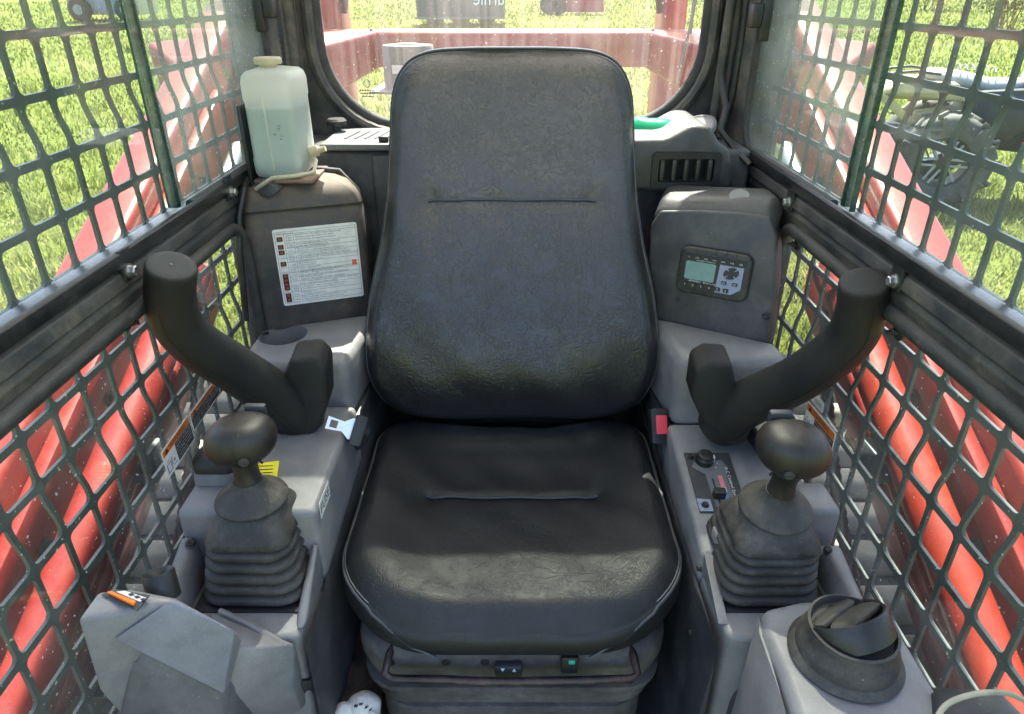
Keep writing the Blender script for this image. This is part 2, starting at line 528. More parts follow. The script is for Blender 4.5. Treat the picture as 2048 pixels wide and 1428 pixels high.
M['bolt'] = worn('zinc_bolt', (0.55, 0.54, 0.50), 0.32, 0.3, metal=0.9, bump=0.05)
M['steel'] = plain('bright_steel', (0.78, 0.77, 0.74), 0.3, 0.6)
M['red'] = worn('red_paint', (0.27, 0.012, 0.008), 0.38, 0.5, (0.27, 0.13, 0.09), bump=0.05, scale=9, specks=0.6, coat=0.15, var=0.25, scratch=0.35, updust_glare=0.22)  # paler up-facing faces: dust, plus sun glare on the arms put into the colour
M['orange'] = worn('orange_red_paint', (0.33, 0.024, 0.009), 0.36, 0.4, (0.30, 0.15, 0.09), bump=0.05, scale=9, specks=0.5, coat=0.15, var=0.25, scratch=0.35, updust_glare=0.15)
M['guard'] = worn('guard_paint', (0.034, 0.050, 0.047), 0.42, 0.6, (0.16, 0.17, 0.155), bump=0.05, specks=0.6, scale=20)
M['lug'] = worn('dusty_track_rubber', (0.26, 0.235, 0.185), 0.85, 0.9, (0.33, 0.30, 0.23), bump=0.5, bscale=120, scale=9, updust_glare=0.7)
M['belt'] = worn('track_belt', (0.03, 0.03, 0.028), 0.8, 0.6, (0.2, 0.18, 0.14), bump=0.3, scale=9, bscale=100)
M['white'] = plain('label_white', (0.82, 0.81, 0.80), 0.45)
M['ink'] = plain('print_black', (0.02, 0.02, 0.025), 0.5)
M['rule'] = plain('print_grey', (0.25, 0.25, 0.27), 0.5)
M['icon'] = plain('icon_maroon', (0.055, 0.012, 0.012), 0.5)
M['iconred'] = plain('icon_orange', (0.55, 0.12, 0.06), 0.5)
M['redprint'] = plain('print_red', (0.75, 0.12, 0.08), 0.5)
M['warn'] = plain('warning_orange', (0.85, 0.19, 0.01), 0.45)
M['yellow'] = plain('tag_yellow', (0.80, 0.66, 0.03), 0.5)
M['buckle'] = plain('buckle_red', (0.72, 0.06, 0.09), 0.4)
M['web'] = worn('belt_webbing', (0.020, 0.020, 0.022), 0.8, 0.4, (0.12, 0.1, 0.09), bump=0.5, bscale=500)
M['lcd'] = plain('lcd_glass', (0.20, 0.33, 0.32), 0.18)
M['bluefoil'] = plain('radio_foil', (0.28, 0.32, 0.46), 0.3)
M['bezel'] = worn('radio_bezel', (0.018, 0.018, 0.017), 0.5, 0.3, (0.4, 0.36, 0.26), bump=0.08, updust_glare=0.35)
M['key'] = plain('radio_key', (0.015, 0.015, 0.018), 0.35)
M['printwhite'] = plain('print_white', (0.8, 0.8, 0.8), 0.5)
M['rust'] = worn('rusty_plate', (0.20, 0.15, 0.11), 0.7, 0.8, (0.35, 0.15, 0.06), bump=0.2, scale=30)
M['teal'] = plain('green_switch', (0.03, 0.42, 0.28), 0.4)
M['cream'] = worn('beige_cap', (0.55, 0.47, 0.32), 0.5, 0.4, (0.4, 0.3, 0.2))
M['cable'] = plain('beige_cable', (0.52, 0.46, 0.34), 0.5)
M['glove'] = worn('white_glove', (0.72, 0.70, 0.67), 0.85, 0.7, (0.35, 0.28, 0.22), bump=0.8, bscale=90, scale=30)
M['exhaust'] = worn('grey_exhaust', (0.12, 0.12, 0.125), 0.55, 0.5, (0.3, 0.3, 0.28), bump=0.05)
M['slider_red'] = plain('slider_red', (0.75, 0.22, 0.25), 0.5)
M['slider_blue'] = plain('slider_blue', (0.12, 0.36, 0.75), 0.5)
M['bluegrey'] = worn('vent_plate', (0.11, 0.12, 0.135), 0.5, 0.3, (0.3, 0.28, 0.25), updust_glare=0.4)
M['amber'] = plain('amber_strip', (0.88, 0.20, 0.01), 0.4)
M['side_glass'] = glass('side_glass', (0.90, 0.965, 0.925), 0.10, base=0.012, specks=0.3)
M['side_glass2'] = glass('sliding_glass', (0.84, 0.94, 0.89), 0.26, base=0.045, specks=0.5)
M['low_glass'] = glass('lower_glass', (0.92, 0.965, 0.935), 0.09, base=0.012, specks=0.55)
M['rear_glass'] = glass('rear_glass', (0.93, 0.96, 0.94), 0.07, (0.78, 0.70, 0.66), True, base=0.022, specks=0.35)
M['glass_edge'] = worn('glass_edge', (0.015, 0.05, 0.038), 0.25, 0.4, (0.25, 0.3, 0.27), bump=0.03)
M['lid'] = worn('pod_lid', (0.225, 0.222, 0.255), 0.42, 0.25, (0.36, 0.35, 0.34), bump=0.10, specks=0.35, scratch=0.1)
M['roof_glass'] = glass('tinted_roof_glass', (0.70, 0.73, 0.70), 0.20, base=0.47, specks=0.3)  # unseen pane; milky film added to diffuse the sun over the seat
M['shaded_grey'] = worn('pod_lower_shaded', (0.095, 0.094, 0.102), 0.42, 0.6, (0.28, 0.26, 0.23), bump=0.10, specks=0.6, scratch=0.3)  # darker copy of the console grey; shade of the downturned face in the colour
# ------------------------------------------------------------------ cab shell
cab = thing('loader_cab', (0, 0.85, 0.45), 'dark steel cab frame of the track loader, dusty around the windows', 'cab')
MB().box(-0.50, 0.50, 0.20, 1.50, 0.40, 0.45).build('floor', M['skirt'], cab)
# rear wall with the big round-cornered window opening
def hole_outline(hx, z0, z1, rb, rt, n=10):
    out = []
    for (cx, cz, rr, a0) in ((hx-rt, z1-rt, rt, 0), (-(hx-rt), z1-rt, rt, 90), (-(hx-rb), z0+rb, rb, 180), (hx-rb, z0+rb, rb, 270)):
        for k in range(n+1):
            a = R(a0 + 90*k/n)
            out.append((cx + rr*math.cos(a), cz + rr*math.sin(a)))
    return out
HO = hole_outline(0.388, 1.468, 1.96, 0.165, 0.10)
OUT = []
for (x, z) in HO:      # matching outer rectangle
    k = max(abs(x)/0.47, abs(z-1.70)/0.36)
    OUT.append((x/k, 1.70 + (z-1.70)/k))
mb = MB()
n = len(HO)
V = [(x, 1.49, z) for x, z in HO] + [(x, 1.49, z) for x, z in OUT] + [(x, 1.53, z) for x, z in HO] + [(x, 1.53, z) for x, z in OUT]
F = []
for i in range(n):
    j = (i+1) % n
    F += [(i, j, n+j, n+i), (2*n+i, 3*n+i, 3*n+j, 2*n+j), (i, 2*n+i, 2*n+j, j), (n+i, n+j, 3*n+j, 3*n+i)]
rw = mb.add(V, F).build('rear_wall', M['frame'], cab)
MB().tube([(x, 1.483, z) for x, z in hole_outline(0.394, 1.462, 1.966, 0.168, 0.10)], 0.011, 8, closed=True).build('trim_ridge', M['frame'], rw)
for s in (-1, 1):
    side = 'left' if s < 0 else 'right'
    # corner post behind the side window
    MB().prism([(s*0.452, 1.415, 0.45), (s*0.53, 1.415, 0.45), (s*0.53, 1.56, 0.45), (s*0.44, 1.535, 0.45), (s*0.415, 1.488, 0.45)], (0, 0, 1.60)).build('corner_post', M['frame'], cab, bevel=0.008)
    MB().tube([(s*0.428, 1.468, 1.50), (s*0.428, 1.468, 2.03)], 0.014, 10).build('drain_pipe', M['frame'], cab)
    MB().box(min(s*0.46, s*0.53), max(s*0.46, s*0.53), 0.16, 0.22, 0.45, 2.05).build('front_post', M['frame'], cab, bevel=0.006)
    # waist beam under the sliding window, stepped
    MB().prism([(s*0.466, 0.2, 1.437), (s*0.452, 0.2, 1.432), (s*0.449, 0.2, 1.416), (s*0.456, 0.2, 1.412), (s*0.452, 0.2, 1.404), (s*0.4565, 0.2, 1.392), (s*0.4565, 0.2, 1.366), (s*0.4632, 0.2, 1.366), (s*0.482, 0.2, 1.390), (s*0.482, 0.2, 1.437)], (0, 1.215, 0)).build('waist_beam', M['frame'], cab, bevel=0.002)
    # side wall behind the lower window and sill below it
    MB().box(min(s*0.462, s*0.482), max(s*0.462, s*0.482), 1.135, 1.42, 0.45, 1.389).build('side_panel', M['frame'], cab, bevel=0.004)
    MB().box(min(s*0.462, s*0.482), max(s*0.462, s*0.482), 0.22, 1.135, 0.45, 0.80).build('sill', M['frame'], cab, bevel=0.004)
roof = MB()
for (x0, x1, y0, y1) in ((-0.54, -0.41, 0.14, 1.58), (0.41, 0.54, 0.14, 1.58), (-0.41, 0.41, 0.14, 0.28), (-0.41, 0.41, 1.44, 1.58)):
    roof.box(x0, x1, y0, y1, 2.052, 2.10)
ro = roof.build('roof', M['frame'], cab)
MB().box(-0.409, 0.409, 0.281, 1.439, 2.07, 2.075).build('roof_glass', M['roof_glass'], ro)

# ------------------------------------------------------------------ window guards (punched plate with two joggles)
def gx(z):
    return 0.508 - 0.0075*smooth(1.609, 1.571, z) - 0.0075*smooth(1.245, 1.203, z)
ZR = [0.80, 0.865, 0.93, 0.995, 1.06, 1.125, 1.19, 1.257, 1.317, 1.378, 1.438, 1.499, 1.56, 1.621, 1.682, 1.743, 1.804, 1.865, 1.926]
YC = [0.81 + 0.0565*k for k in range(-11, 12)]
def guard(s, label):
    mb = MB()
    bw = 0.0050
    for z0, z1 in zip(ZR, ZR[1:]):
        for y0, y1 in zip(YC, YC[1:]):
            hy, hz = (y1-y0)/2, (z1-z0)/2
            cy, cz = (y0+y1)/2, (z0+z1)/2
            H, O = [], []
            a, b, r = hy-.0034, hz-.0045, 0.0070
            for (sy, sz, a0) in ((1,1,0), (-1,1,90), (-1,-1,180), (1,-1,270)):
                for k in range(4):
                    an = R(a0+30*k)
                    H.append((sy*(a-r)+r*math.cos(an), sz*(b-r)+r*math.sin(an)))
                    O.append((sy*hy, sz*hz))
                if a0 in (90, 270):      # points down the vertical sides follow the joggle
                    for q in (0.75, 0.5, 0.25, 0, -0.25, -0.5, -0.75):
                        H.append((sy*a, sz*q*(b-r))); O.append((sy*hy, sz*q*hz))
            m = len(H)
            def P(p, dx):
                z = cz+p[1]
                return (s*(gx(z)+dx), cy+p[0], z)
            V = [P(p, 0) for p in H] + [P(p, 0) for p in O] + [P(p, 0.0042) for p in H] + [P(p, 0.0042) for p in O]
            F = []
            for i in range(m):
                j = (i+1) % m
                if O[i] == O[j]:
                    F += [(i, j, m+i), (2*m+i, 3*m+i, 2*m+j)]
                else:
                    F += [(i, j, m+j, m+i), (2*m+i, 3*m+i, 3*m+j, 2*m+j)]
                F.append((i, 2*m+i, 2*m+j, j))
            mb.add(V, F)
    return mb.build('window_guard', M['guard'], None, label=label, cat='guard', group='punched steel guards outside the side windows', sharp=50)
guard(-1, 'dark green punched steel guard outside the left side windows')
guard(1, 'dark green punched steel guard outside the right side windows')

# ------------------------------------------------------------------ side windows
def pane_poly(y0, y1, z0, z1, r0=0.0, r1=0.0, n=6, rt=0.0):
    """outline in (y, z); r0 / r1 round the bottom front / bottom rear corner, rt the top rear one"""
    out = []
    for (cy, cz, r, a0) in ((y1, z1, rt, 0), (y0, z1, 0, 90), (y0, z0, r0, 180), (y1, z0, r1, 270)):
        sy = -1 if cy == y1 else 1; sz = -1 if cz == z1 else 1
        if r == 0: out.append((cy, cz)); continue
        for k in range(n+1):
            a = R(a0+90*k/n)
            out.append((cy+sy*r+r*math.cos(a), cz+sz*r+r*math.sin(a)))
    return out

for s in (-1, 1):
    side = 'left' if s < 0 else 'right'
    sw = thing('sliding_side_window', (s*0.468, 0.8, 1.44), f'tall two-pane sliding window on the {side} side of the cab', 'window', 'sliding side windows')
    MB().prism([(s*0.4735, y, z) for y, z in pane_poly(0.22, 0.965, 1.455, 2.03)], (s*0.004, 0, 0)).build('fixed_pane', M['side_glass'], sw)
    MB().prism([(s*0.4625, y, z) for y, z in pane_poly(0.928, 1.402, 1.455, 2.03, 0, 0.055)], (s*0.004, 0, 0)).build('sliding_pane', M['side_glass2'], sw)
    MB().box(min(s*0.4605, s*0.4775), max(s*0.4605, s*0.4775), 0.941 if s < 0 else 0.947, 0.951 if s < 0 else 0.959, 1.456, 2.03).build('stile', M['glass_edge'], sw, bevel=0.003)
    if s > 0:
        MB().box(0.4605, 0.4675, 0.9245, 0.9275, 1.456, 2.03).build('pane_edge', M['glass_edge'], sw)
    MB().prism([(s*0.446, 0.22, 1.441), (s*0.447, 0.22, 1.457), (s*0.4535, 0.22, 1.459), (s*0.4535, 0.22, 1.452), (s*0.481, 0.22, 1.452), (s*0.482, 0.22, 1.441)], (0, 1.17, 0)).build('slide_track', M['track_black'], sw, bevel=0.0012)
    path = [(s*0.458, 1.411, 2.02), (s*0.458, 1.411, 1.8), (s*0.458, 1.411, 1.6)] + [(s*0.458, 1.352+0.059*math.cos(R(a)), 1.512+0.059*math.sin(R(a))) for a in range(0, -100, -15)] + [(s*0.458, 1.2, 1.4545), (s*0.458, 0.97, 1.4545)]
    MB().tube(path, 0.0068, 8).build('seal', M['rubber'], sw)
    lz, ly = (1.70, 1.385) if s < 0 else (1.685, 1.372)
    la = MB().box(min(s*0.445, s*0.462), max(s*0.445, s*0.462), ly-0.008, ly+0.010, lz-0.042, lz+0.042)
    lo_ = la.build('latch', M['black'], sw, bevel=0.003)
    MB().box(min(s*0.425, s*0.4445), max(s*0.425, s*0.4445), ly-0.012, ly+0.022, lz-0.020, lz+0.020).build('latch_lever', M['black'], lo_, bevel=0.005)
    # lower fixed window with seal and clamp knobs
    lw = thing('lower_side_window', (s*0.464, 0.7, 0.80), f'clear lower window panel beside the {side} joystick', 'window', 'lower side windows')
    MB().prism([(s*0.464, y, z) for y, z in pane_poly(0.22, 1.13, 0.79, 1.385, 0, 0, rt=0.05)], (s*0.004, 0, 0)).build('pane', M['low_glass'], lw)
    path = [(s*0.4545, 0.22, 1.382), (s*0.4545, 0.6, 1.382), (s*0.4545, 1.0, 1.382)] + [(s*0.4545, 1.078+0.05*math.cos(R(a)), 1.332+0.05*math.sin(R(a))) for a in range(90, -10, -15)] + [(s*0.4545, 1.128, 1.1), (s*0.4545, 1.128, 0.80)]
    MB().tube(path, 0.0095, 10).build('seal', M['rubber'], lw)
    spots = [(255, 645), (455, 470)] if s < 0 else [(1795, 664), (1592, 488)]
    for (px, py) in spots:
        p = at(px, py, X=s*0.459)
        k = MB().lathe([(0.0105, 0), (0.011, 0.003), (0.009, 0.0045), (0.0045, 0.005), (0.0045, 0.011), (0.0028, 0.012), (0.0028, 0.017)], p + Vector((s*0.004, 0, 0)), (-s, 0, 0), 16)
        k.build('clamp_knob', M['black'], lw)
    # bolts with brackets on the waist beam
    bspots = [(258, 541), (462, 384)] if s < 0 else [(1790, 562), (1578, 405)]
    for q, (px, py) in enumerate(bspots):
        p = at(px, py, X=s*0.447)
        bt = thing('bracket_bolt', p, f'zinc hex bolt in black bracket on the {side} waist beam, {"nearer the door" if q == 0 else "in the rear corner"}', 'bolt', 'bracket bolts on the waist beams')
        MB().box(min(p.x, p.x+s*0.006), max(p.x, p.x+s*0.006), p.y-0.010, p.y+0.014, p.z-0.012, p.z+0.026).build('bracket', M['black'], bt, bevel=0.002)
        MB().lathe([(0.0085, 0), (0.0085, 0.002)], p, (-s, 0, 0), 18).build('washer', M['bolt'], bt)
        MB().lathe([(0.0062, 0.002), (0.0062, 0.0075), (0.0050, 0.0088), (0.002, 0.0082)], p, (-s, 0, 0), 6).build('hex_head', M['bolt'], bt, sharp=20)

# corrugated cable conduits beside the rear window
for s, px in ((-1, 572), (1, 1462)):
    b0 = at(px, 200, Y=1.445)
    path = []
    for k in range(90):
        path.append((b0.x + 0.004*math.sin(k*0.06), 1.445, b0.z + k*0.005))
    if s > 0:
        path = [(b0.x-0.022, 1.425, b0.z-0.07), (b0.x-0.012, 1.435, b0.z-0.035)] + path
    rad = [0.0092 if (k % 2) else 0.0075 for k in range(len(path))]
    MB().tube(path, rad, 10).build('corrugated_conduit', M['black'], None, label=f'black corrugated cable conduit up the {"left" if s<0 else "right"} rear corner post', cat='conduit', group='conduits on the corner posts', sharp=80)
p0 = at(1440, 120, Y=1.45)
MB().tube([(p0.x, 1.447, p0.z-0.12), (p0.x+0.004, 1.447, p0.z), (p0.x+0.008, 1.447, p0.z+0.3)], 0.0085, 10).build('trim_strip', M['frame'], None, label='smooth dark trim strip beside the right rear conduit', cat='trim')
MB().tube([at(1440, 150, Y=1.40), at(1452, 215, Y=1.38), at(1440, 260, Y=1.36), at(1470, 300, Y=1.33), at(1500, 330, Y=1.30)], 0.006, 8).build('wiring_harness', M['black'], None, label='black wiring harness dropping behind the vent housing', cat='cable')

# ------------------------------------------------------------------ rear window
rwn = thing('rear_window', (0, 1.51, 1.47), 'large round-cornered rear window, streaked with dust', 'window')
GO = hole_outline(0.384, 1.472, 1.955, 0.162, 0.10)
MB().prism([(x, 1.512, z) for x, z in GO], (0, 0.005, 0)).build('pane', M['rear_glass'], rwn)
MB().tube([(x, 1.498, z) for x, z in hole_outline(0.383, 1.474, 1.954, 0.162, 0.10)], 0.0125, 10, closed=True).build('seal', M['rubber'], rwn)
fr = Frame(at(735, 180, Y=1.511), (1, 0, 0), (0, 0, 1))
mk = MB()
for a in range(4):
    p, q = [(0, .008), (.008, 0), (0, -.008), (-.008, 0)][a], [(.008, 0), (0, -.008), (-.008, 0), (0, .008)][a]
    d = Vector((q[0]-p[0], q[1]-p[1])).normalized()*0.0009; nn = (-d[1], d[0])
    mk.add([fr.p(p[0], p[1]+.012), fr.p(q[0], q[1]+.012), fr.p(q[0]+nn[0], q[1]+.012+nn[1]), fr.p(p[0]+nn[0], p[1]+.012+nn[1])], [(0, 1, 2, 3)])
for k, wd in enumerate((0.030, 0.030, 0.024)):
    for q in range(9):
        x = -wd/2 + wd*q/9
        mk.add([fr.p(x, -.002-.006*k), fr.p(x+wd/13, -.002-.006*k), fr.p(x+wd/13, .001-.006*k), fr.p(x, .001-.006*k)], [(0, 1, 2, 3)])
mk.build('etched_mark', M['ink'], rwn)
wp = thing('rear_wiper', at(1356, 166, Y=1.535), 'thin grey wiper arm outside the rear window', 'wiper')
MB().tube([at(1356, 166, Y=1.535), at(1372, 90, Y=1.54), at(1396, -20, Y=1.545)], [0.0032, 0.003, 0.0035], 8).build('blade', M['exhaust'], wp)
MB().tube([at(1380, 68, Y=1.545), at(1386, 20, Y=1.55), at(1398, -60, Y=1.555)], 0.0035, 8).build('arm', M['black'], wp)

# ------------------------------------------------------------------ rear bulkhead and shelves
bh = thing('rear_bulkhead', (0, 1.4, 0.45), 'dark grey moulded bulkhead with slotted shelf behind the seat', 'bulkhead')
MB().box(-0.45, 0.45, 1.315, 1.486, 0.45, 1.462).build('panel', M['grey2'], bh, bevel=0.012, seg=3)
MB().box(-0.262, -0.12, 1.298, 1.312, 1.02, 1.456).build('raised_panel', M['grey2'], bh, bevel=0.010, seg=3)
MB().box(-0.352, -0.05, 1.296, 1.47, 1.464, 1.476).build('shelf', M['bluegrey'], bh, bevel=0.003)
slot = None
for k in range(8):
    x = -0.318 + 0.019*k
    m_ = MB().prism([(x, 1.345, 1.4766), (x+0.004, 1.345, 1.4766), (x+0.017, 1.425, 1.4766), (x+0.013, 1.425, 1.4766)], (0, 0, 0.0008))
    m_.build('slot', M['ink'], bh)
for (px, py, z, nm) in ((675, 262, 1.476, 'shelf_knob'), (768, 284, 1.476, 'shelf_catch')):
    p = at(px, py, Z=z)
    if nm == 'shelf_knob':
        MB().lathe([(0.008, 0.0005), (0.008, 0.010), (0.020, 0.012), (0.021, 0.020), (0.017, 0.024)], p, (0, 0, 1), 10).build('clamp_knob', M['black'], bh)
    else:
        MB().box(p.x-0.009, p.x+0.009, p.y-0.006, p.y+0.006, p.z+0.0005, p.z+0.011).build('catch', M['black'], bh, bevel=0.002)

# vent housing in the right rear corner
vh = thing('vent_housing', (0.33, 1.3, 1.30), 'grey air vent housing right of the backrest top, dusty on top', 'vent housing')
prof = [(1200, 387), (1470, 382), (1462, 300), (1440, 285), (1422, 252), (1385, 250), (1335, 278), (1200, 281)]
front = [at(px, py, Y=1.262) for px, py in prof]
front[-1].z = front[-2].z - 0.002
vcut = at(1371, 340, Y=1.2615)
MB().prism(front, (0, 0.19, 0)).build('shell', M['grey2'], vh, bevel=0.012, seg=3, cut=MB().box(vcut.x-.0505, vcut.x+.0505, 1.2, 1.305, vcut.z-.021, vcut.z+.021))
pc = at(1383, 268, Y=1.33)
axis = Vector((-0.42, -0.22, 0.88)).normalized()
dz = MB().lathe([(0.043, -0.006), (0.047, 0.0), (0.046, 0.006), (0.041, 0.0075), (0.038, 0.006), (0.024, 0.006), (0.022, 0.0075), (0.0, 0.0078)], pc + Vector((0, 0, 0.004)), axis, 32)
dz.build('round_cap', M['grey2'], vh)
vc = at(1371, 340, Y=1.2615)
fv = Frame(vc, (1, 0, 0), (0, 0, 1))
m_ = MB()
fv.rslab(m_, 0, 0, 0.062, 0.032, 0.008, -0.002, 0.006, 4)
cutm = MB(); fv.rslab(cutm, 0, 0, 0.050, 0.0205, 0.005, -0.02, 0.02, 4)
vr = m_.build('vent_bezel', M['black'], vh, cut=cutm)
m_ = MB(); fv.rslab(m_, 0, 0, 0.050, 0.0205, 0.005, -0.040, -0.036, 4); m_.build('vent_throat', M['ink'], vh)
for k in range(5):
    x = -0.043 + 0.0215*k
    MB().obox(fv.p(x, 0, -0.004), fv.u, fv.v, fv.n, 0.0042, 0.0200, 0.009).build('louvre', M['bezel'], vh, bevel=0.003)
# green bottle lying on the shelf behind the seat
gb = thing('green_bottle', at(1300, 282, Y=1.40), 'translucent green bottle lying on the shelf behind the backrest', 'bottle')
m_, t_, out_ = new_mat('green_plastic')
b_ = N(t_, 'ShaderNodeBsdfPrincipled', Roughness=0.25); b_.inputs['Base Color'].default_value = (0.02, 0.50, 0.28, 1); b_.inputs['Subsurface Weight'].default_value = 0.0
tl_ = N(t_, 'ShaderNodeBsdfTranslucent'); tl_.inputs[0].default_value = (0.05, 0.65, 0.38, 1)
mx_ = N(t_, 'ShaderNodeMixShader'); mx_.inputs[0].default_value = 0.45; L(t_, b_.outputs[0], mx_.inputs[1]); L(t_, tl_.outputs[0], mx_.inputs[2]); L(t_, mx_.outputs[0], out_.inputs[0])
M['green_plastic'] = m_
g0 = at(1262, 262, Y=1.395); g1 = at(1372, 276, Y=1.365)
gd = (g1-g0); gl_ = gd.length; gd.normalize()
MB().lathe([(0.012, 0), (0.026, 0.003), (0.030, 0.012), (0.028, 0.03), (0.030, 0.045), (0.030, gl_*0.75), (0.020, gl_*0.9), (0.010, gl_)], g0, gd, 20).build('body', M['green_plastic'], gb)

# ------------------------------------------------------------------ left rear cover with error-code label
A20 = R(20)
LP = Vector((-0.44, 1.13, 1.25)); LN = Vector((math.sin(A20), -math.cos(A20), 0))
cv = thing('battery_cover', (-0.36, 1.2, 1.15), 'dark grey moulded cover in the left rear corner, dirt on its shoulder', 'cover')
cp = []
u_ = Vector((math.cos(A20), math.sin(A20), 0))
base_l = at(482, 520, X=-0.447)
base_r = atp(741, 520, LP, LN)
def cvp(t, z, back=0.0):
    p = LP + u_*t; return Vector((p.x, p.y, z)) + Vector((-LN.x, -LN.y, 0))*back
t0 = -0.012; t1 = (base_r-LP).dot(u_)
rings = []
for (z, back, ins) in ((1.10, 0.0, 0.0), (1.30, 0.0, 0.0), (1.385, 0.002, 0.0), (1.388, 0.006, 0.001), (1.392, 0.006, 0.001), (1.396, 0.001, 0.0), (1.412, 0.004, 0.004), (1.426, 0.014, 0.012), (1.434, 0.030, 0.024), (1.438, 0.055, 0.04)):
    a, b = t0+ins, t1-ins*1.6
    r = 0.018
    ring = [cvp(a, z, 0.12), cvp(a, z, back+r)]
    for k in range(1, 5):
        an = R(22.5*k); ring.append(cvp(a+r-r*math.cos(an), z, back+r-r*math.sin(an)))
    for k in range(1, 5):
        an = R(22.5*k); ring.append(cvp(b-r+r*math.sin(an), z, back+r-r*math.cos(an)))
    ring += [cvp(b, z, 0.12)]
    rings.append(ring)
MB().loft(rings).build('shell', M['cover'], cv, sharp=60)
MB().tube([cvp(t1+0.004, 1.16, 0.05), cvp(t1+0.004, 1.35, 0.05), cvp(t1-0.004, 1.405, 0.06), cvp(t1-0.03, 1.436, 0.075), cvp(t1-0.09, 1.444, 0.085), cvp(0.0, 1.444, 0.085)], 0.006, 8).build('edge_trim', M['rubber'], cv)
MB().box(-0.235, -0.22, 1.26, 1.30, 1.08, 1.37).build('hinge_strip', M['black'], cv, bevel=0.003)
# dirty bracket and hoses under the washer bottle
bk = thing('bottle_bracket', (-0.39, 1.2, 1.43), 'rusty steel bracket under the washer bottle', 'bracket')
MB().box(-0.435, -0.335, 1.165, 1.275, 1.436, 1.442).build('plate', M['rust'], bk, bevel=0.0015)
MB().box(-0.443, -0.437, 1.165, 1.275, 1.40, 1.56).build('upright', M['black'], bk, bevel=0.0015)
MB().prism([at(520, 392, Y=1.145), at(512, 362, Y=1.15), at(535, 362, Y=1.15), at(560, 380, Y=1.145), at(540, 394, Y=1.14)], (0, 0.05, 0)).build('foot', M['grey2'], bk, bevel=0.003)
MB().tube([at(498, 345, Y=1.2), at(488, 380, Y=1.13), at(478, 430, Y=1.115), at(478, 500, Y=1.105), at(486, 570, Y=1.10), at(492, 640, Y=1.10)], 0.0058, 8).build('cable', M['black'], None, label='black cable running down beside the left rear cover', cat='cable')
MB().tube([at(512, 378, Y=1.15), at(545, 356, Y=1.14), at(590, 352, Y=1.14), at(628, 345, Y=1.16), at(632, 320, Y=1.2)], 0.0035, 8).build('washer_tube', M['cable'], None, label='thin clear washer tube looping under the bottle', cat='tube')

# error-code label
fl = Frame(atp(543, 460, LP, LN), u_, (0, 0, 1))
Wl = (atp(712, 443, LP, LN) - fl.o).dot(u_); Hl = (fl.o.z - atp(567, 612, LP, LN).z)
fl.o = fl.o + LN*0.0006
lb = thing('error_code_label', fl.p(Wl/2, -Hl), 'white printed error code label on the dark left rear cover', 'label')
m_ = MB(); fl.rslab(m_, Wl/2, -Hl/2, Wl/2, Hl/2, 0.004, 0, 0.0006, 3); m_.build('sticker', M['white'], lb)
rl = MB(); tx = MB(); ic = MB()
def hline(a0, a1, b, w_=0.0006):
    rl.add([fl.p(a0*Wl, -b*Hl-w_/2, .0009), fl.p(a1*Wl, -b*Hl-w_/2, .0009), fl.p(a1*Wl, -b*Hl+w_/2, .0009), fl.p(a0*Wl, -b*Hl+w_/2, .0009)], [(0, 1, 2, 3)])
def vline(a, b0, b1, w_=0.0006):
    rl.add([fl.p(a*Wl-w_/2, -b1*Hl, .0009), fl.p(a*Wl+w_/2, -b1*Hl, .0009), fl.p(a*Wl+w_/2, -b0*Hl, .0009), fl.p(a*Wl-w_/2, -b0*Hl, .0009)], [(0, 1, 2, 3)])
for (b, a0) in ((0.035, .02), (0.065, .02), (0.185, .13), (0.245, .13), (0.31, .13), (0.37, .02), (0.43, .13), (0.50, .13), (0.565, .02), (0.625, .13), (0.68, .13), (0.74, .13), (0.825, .02), (0.89, .13), (0.965, .02)):
    hline(a0, 0.98, b)
for (a, b0, b1) in ((0.02, .035, .965), (0.125, .035, .965), (0.235, .035, .965), (0.98, .035, .965)): vline(a, b0, b1)
rl.build('ruled_lines', M['rule'], lb)
lines = [("Diesel Particulate Filter (DPF) is Regenerating (cleaning).", .085, .58), ("The exhaust temperatures will rise, use caution.", .115, .48), ("(E:9901 & E:9902) - The engine power is limited.)", .148, .50),
         ("At low engine RPM, the DPF is unable to Regenerate.", .205, .55), ("Increase engine RPM till light turns Off.", .232, .40),
         ("The water separator level is too high.", .262, .37), ("Drain the water out of the water separator and the fuel filter.", .29, .60),
         ("Coolant Temperature is too high. EGR system will not function.", .328, .62), ("Reduce the engine load immediately to reduce coolant temperature.", .353, .67),
         ("Unable to Regenerate DPF.  Contact your Kubota dealer with the error code.", .388, .76), ("(The engine power is limited.)", .416, .30),
         ("Air in the fuel system.", .452, .22), ("Check the fuel level.", .48, .21),
         ("Unable to Regenerate DPF.", .518, .27), ("Operate the Regeneration Inhibit switch to reset the Auto Regenerate Mode.", .545, .76), ("(Regeneration Inhibit illuminates on the meter panel.)", .56, .55),
         ("Low DEF or DEF quality has deteriorated.", .582, .42), ("Add or replace the DEF in the tank to the proper operating level.", .61, .62),
         ("DEF quality has deteriorated.", .64, .28), ("Replace the DEF in the tank to the proper operating level.", .665, .56),
         ("DEF is freezing. Continue to operate the equipment until the indicator is gone.", .698, .74), ("Engine power may be limited during operation.", .725, .46),
         ("SCR system error engine power is limited during operation.", .765, .57), ("To resolve this error code, use the E:9922 error notation.", .795, .54),
         ("SCR system error.", .842, .18), ("Check your operator's manual.", .868, .30),
         ("Errors on the engine unrelated to the above are occurring.", .912, .56), ("Check your Operator's Manual and take proper action.", .94, .52)]
for (s_, b, wd) in lines:
    text(tx, fl, s_, 0.255*Wl, -b*Hl-0.001, 0.0026, .0010, width=wd*Wl*0.95, res=1)
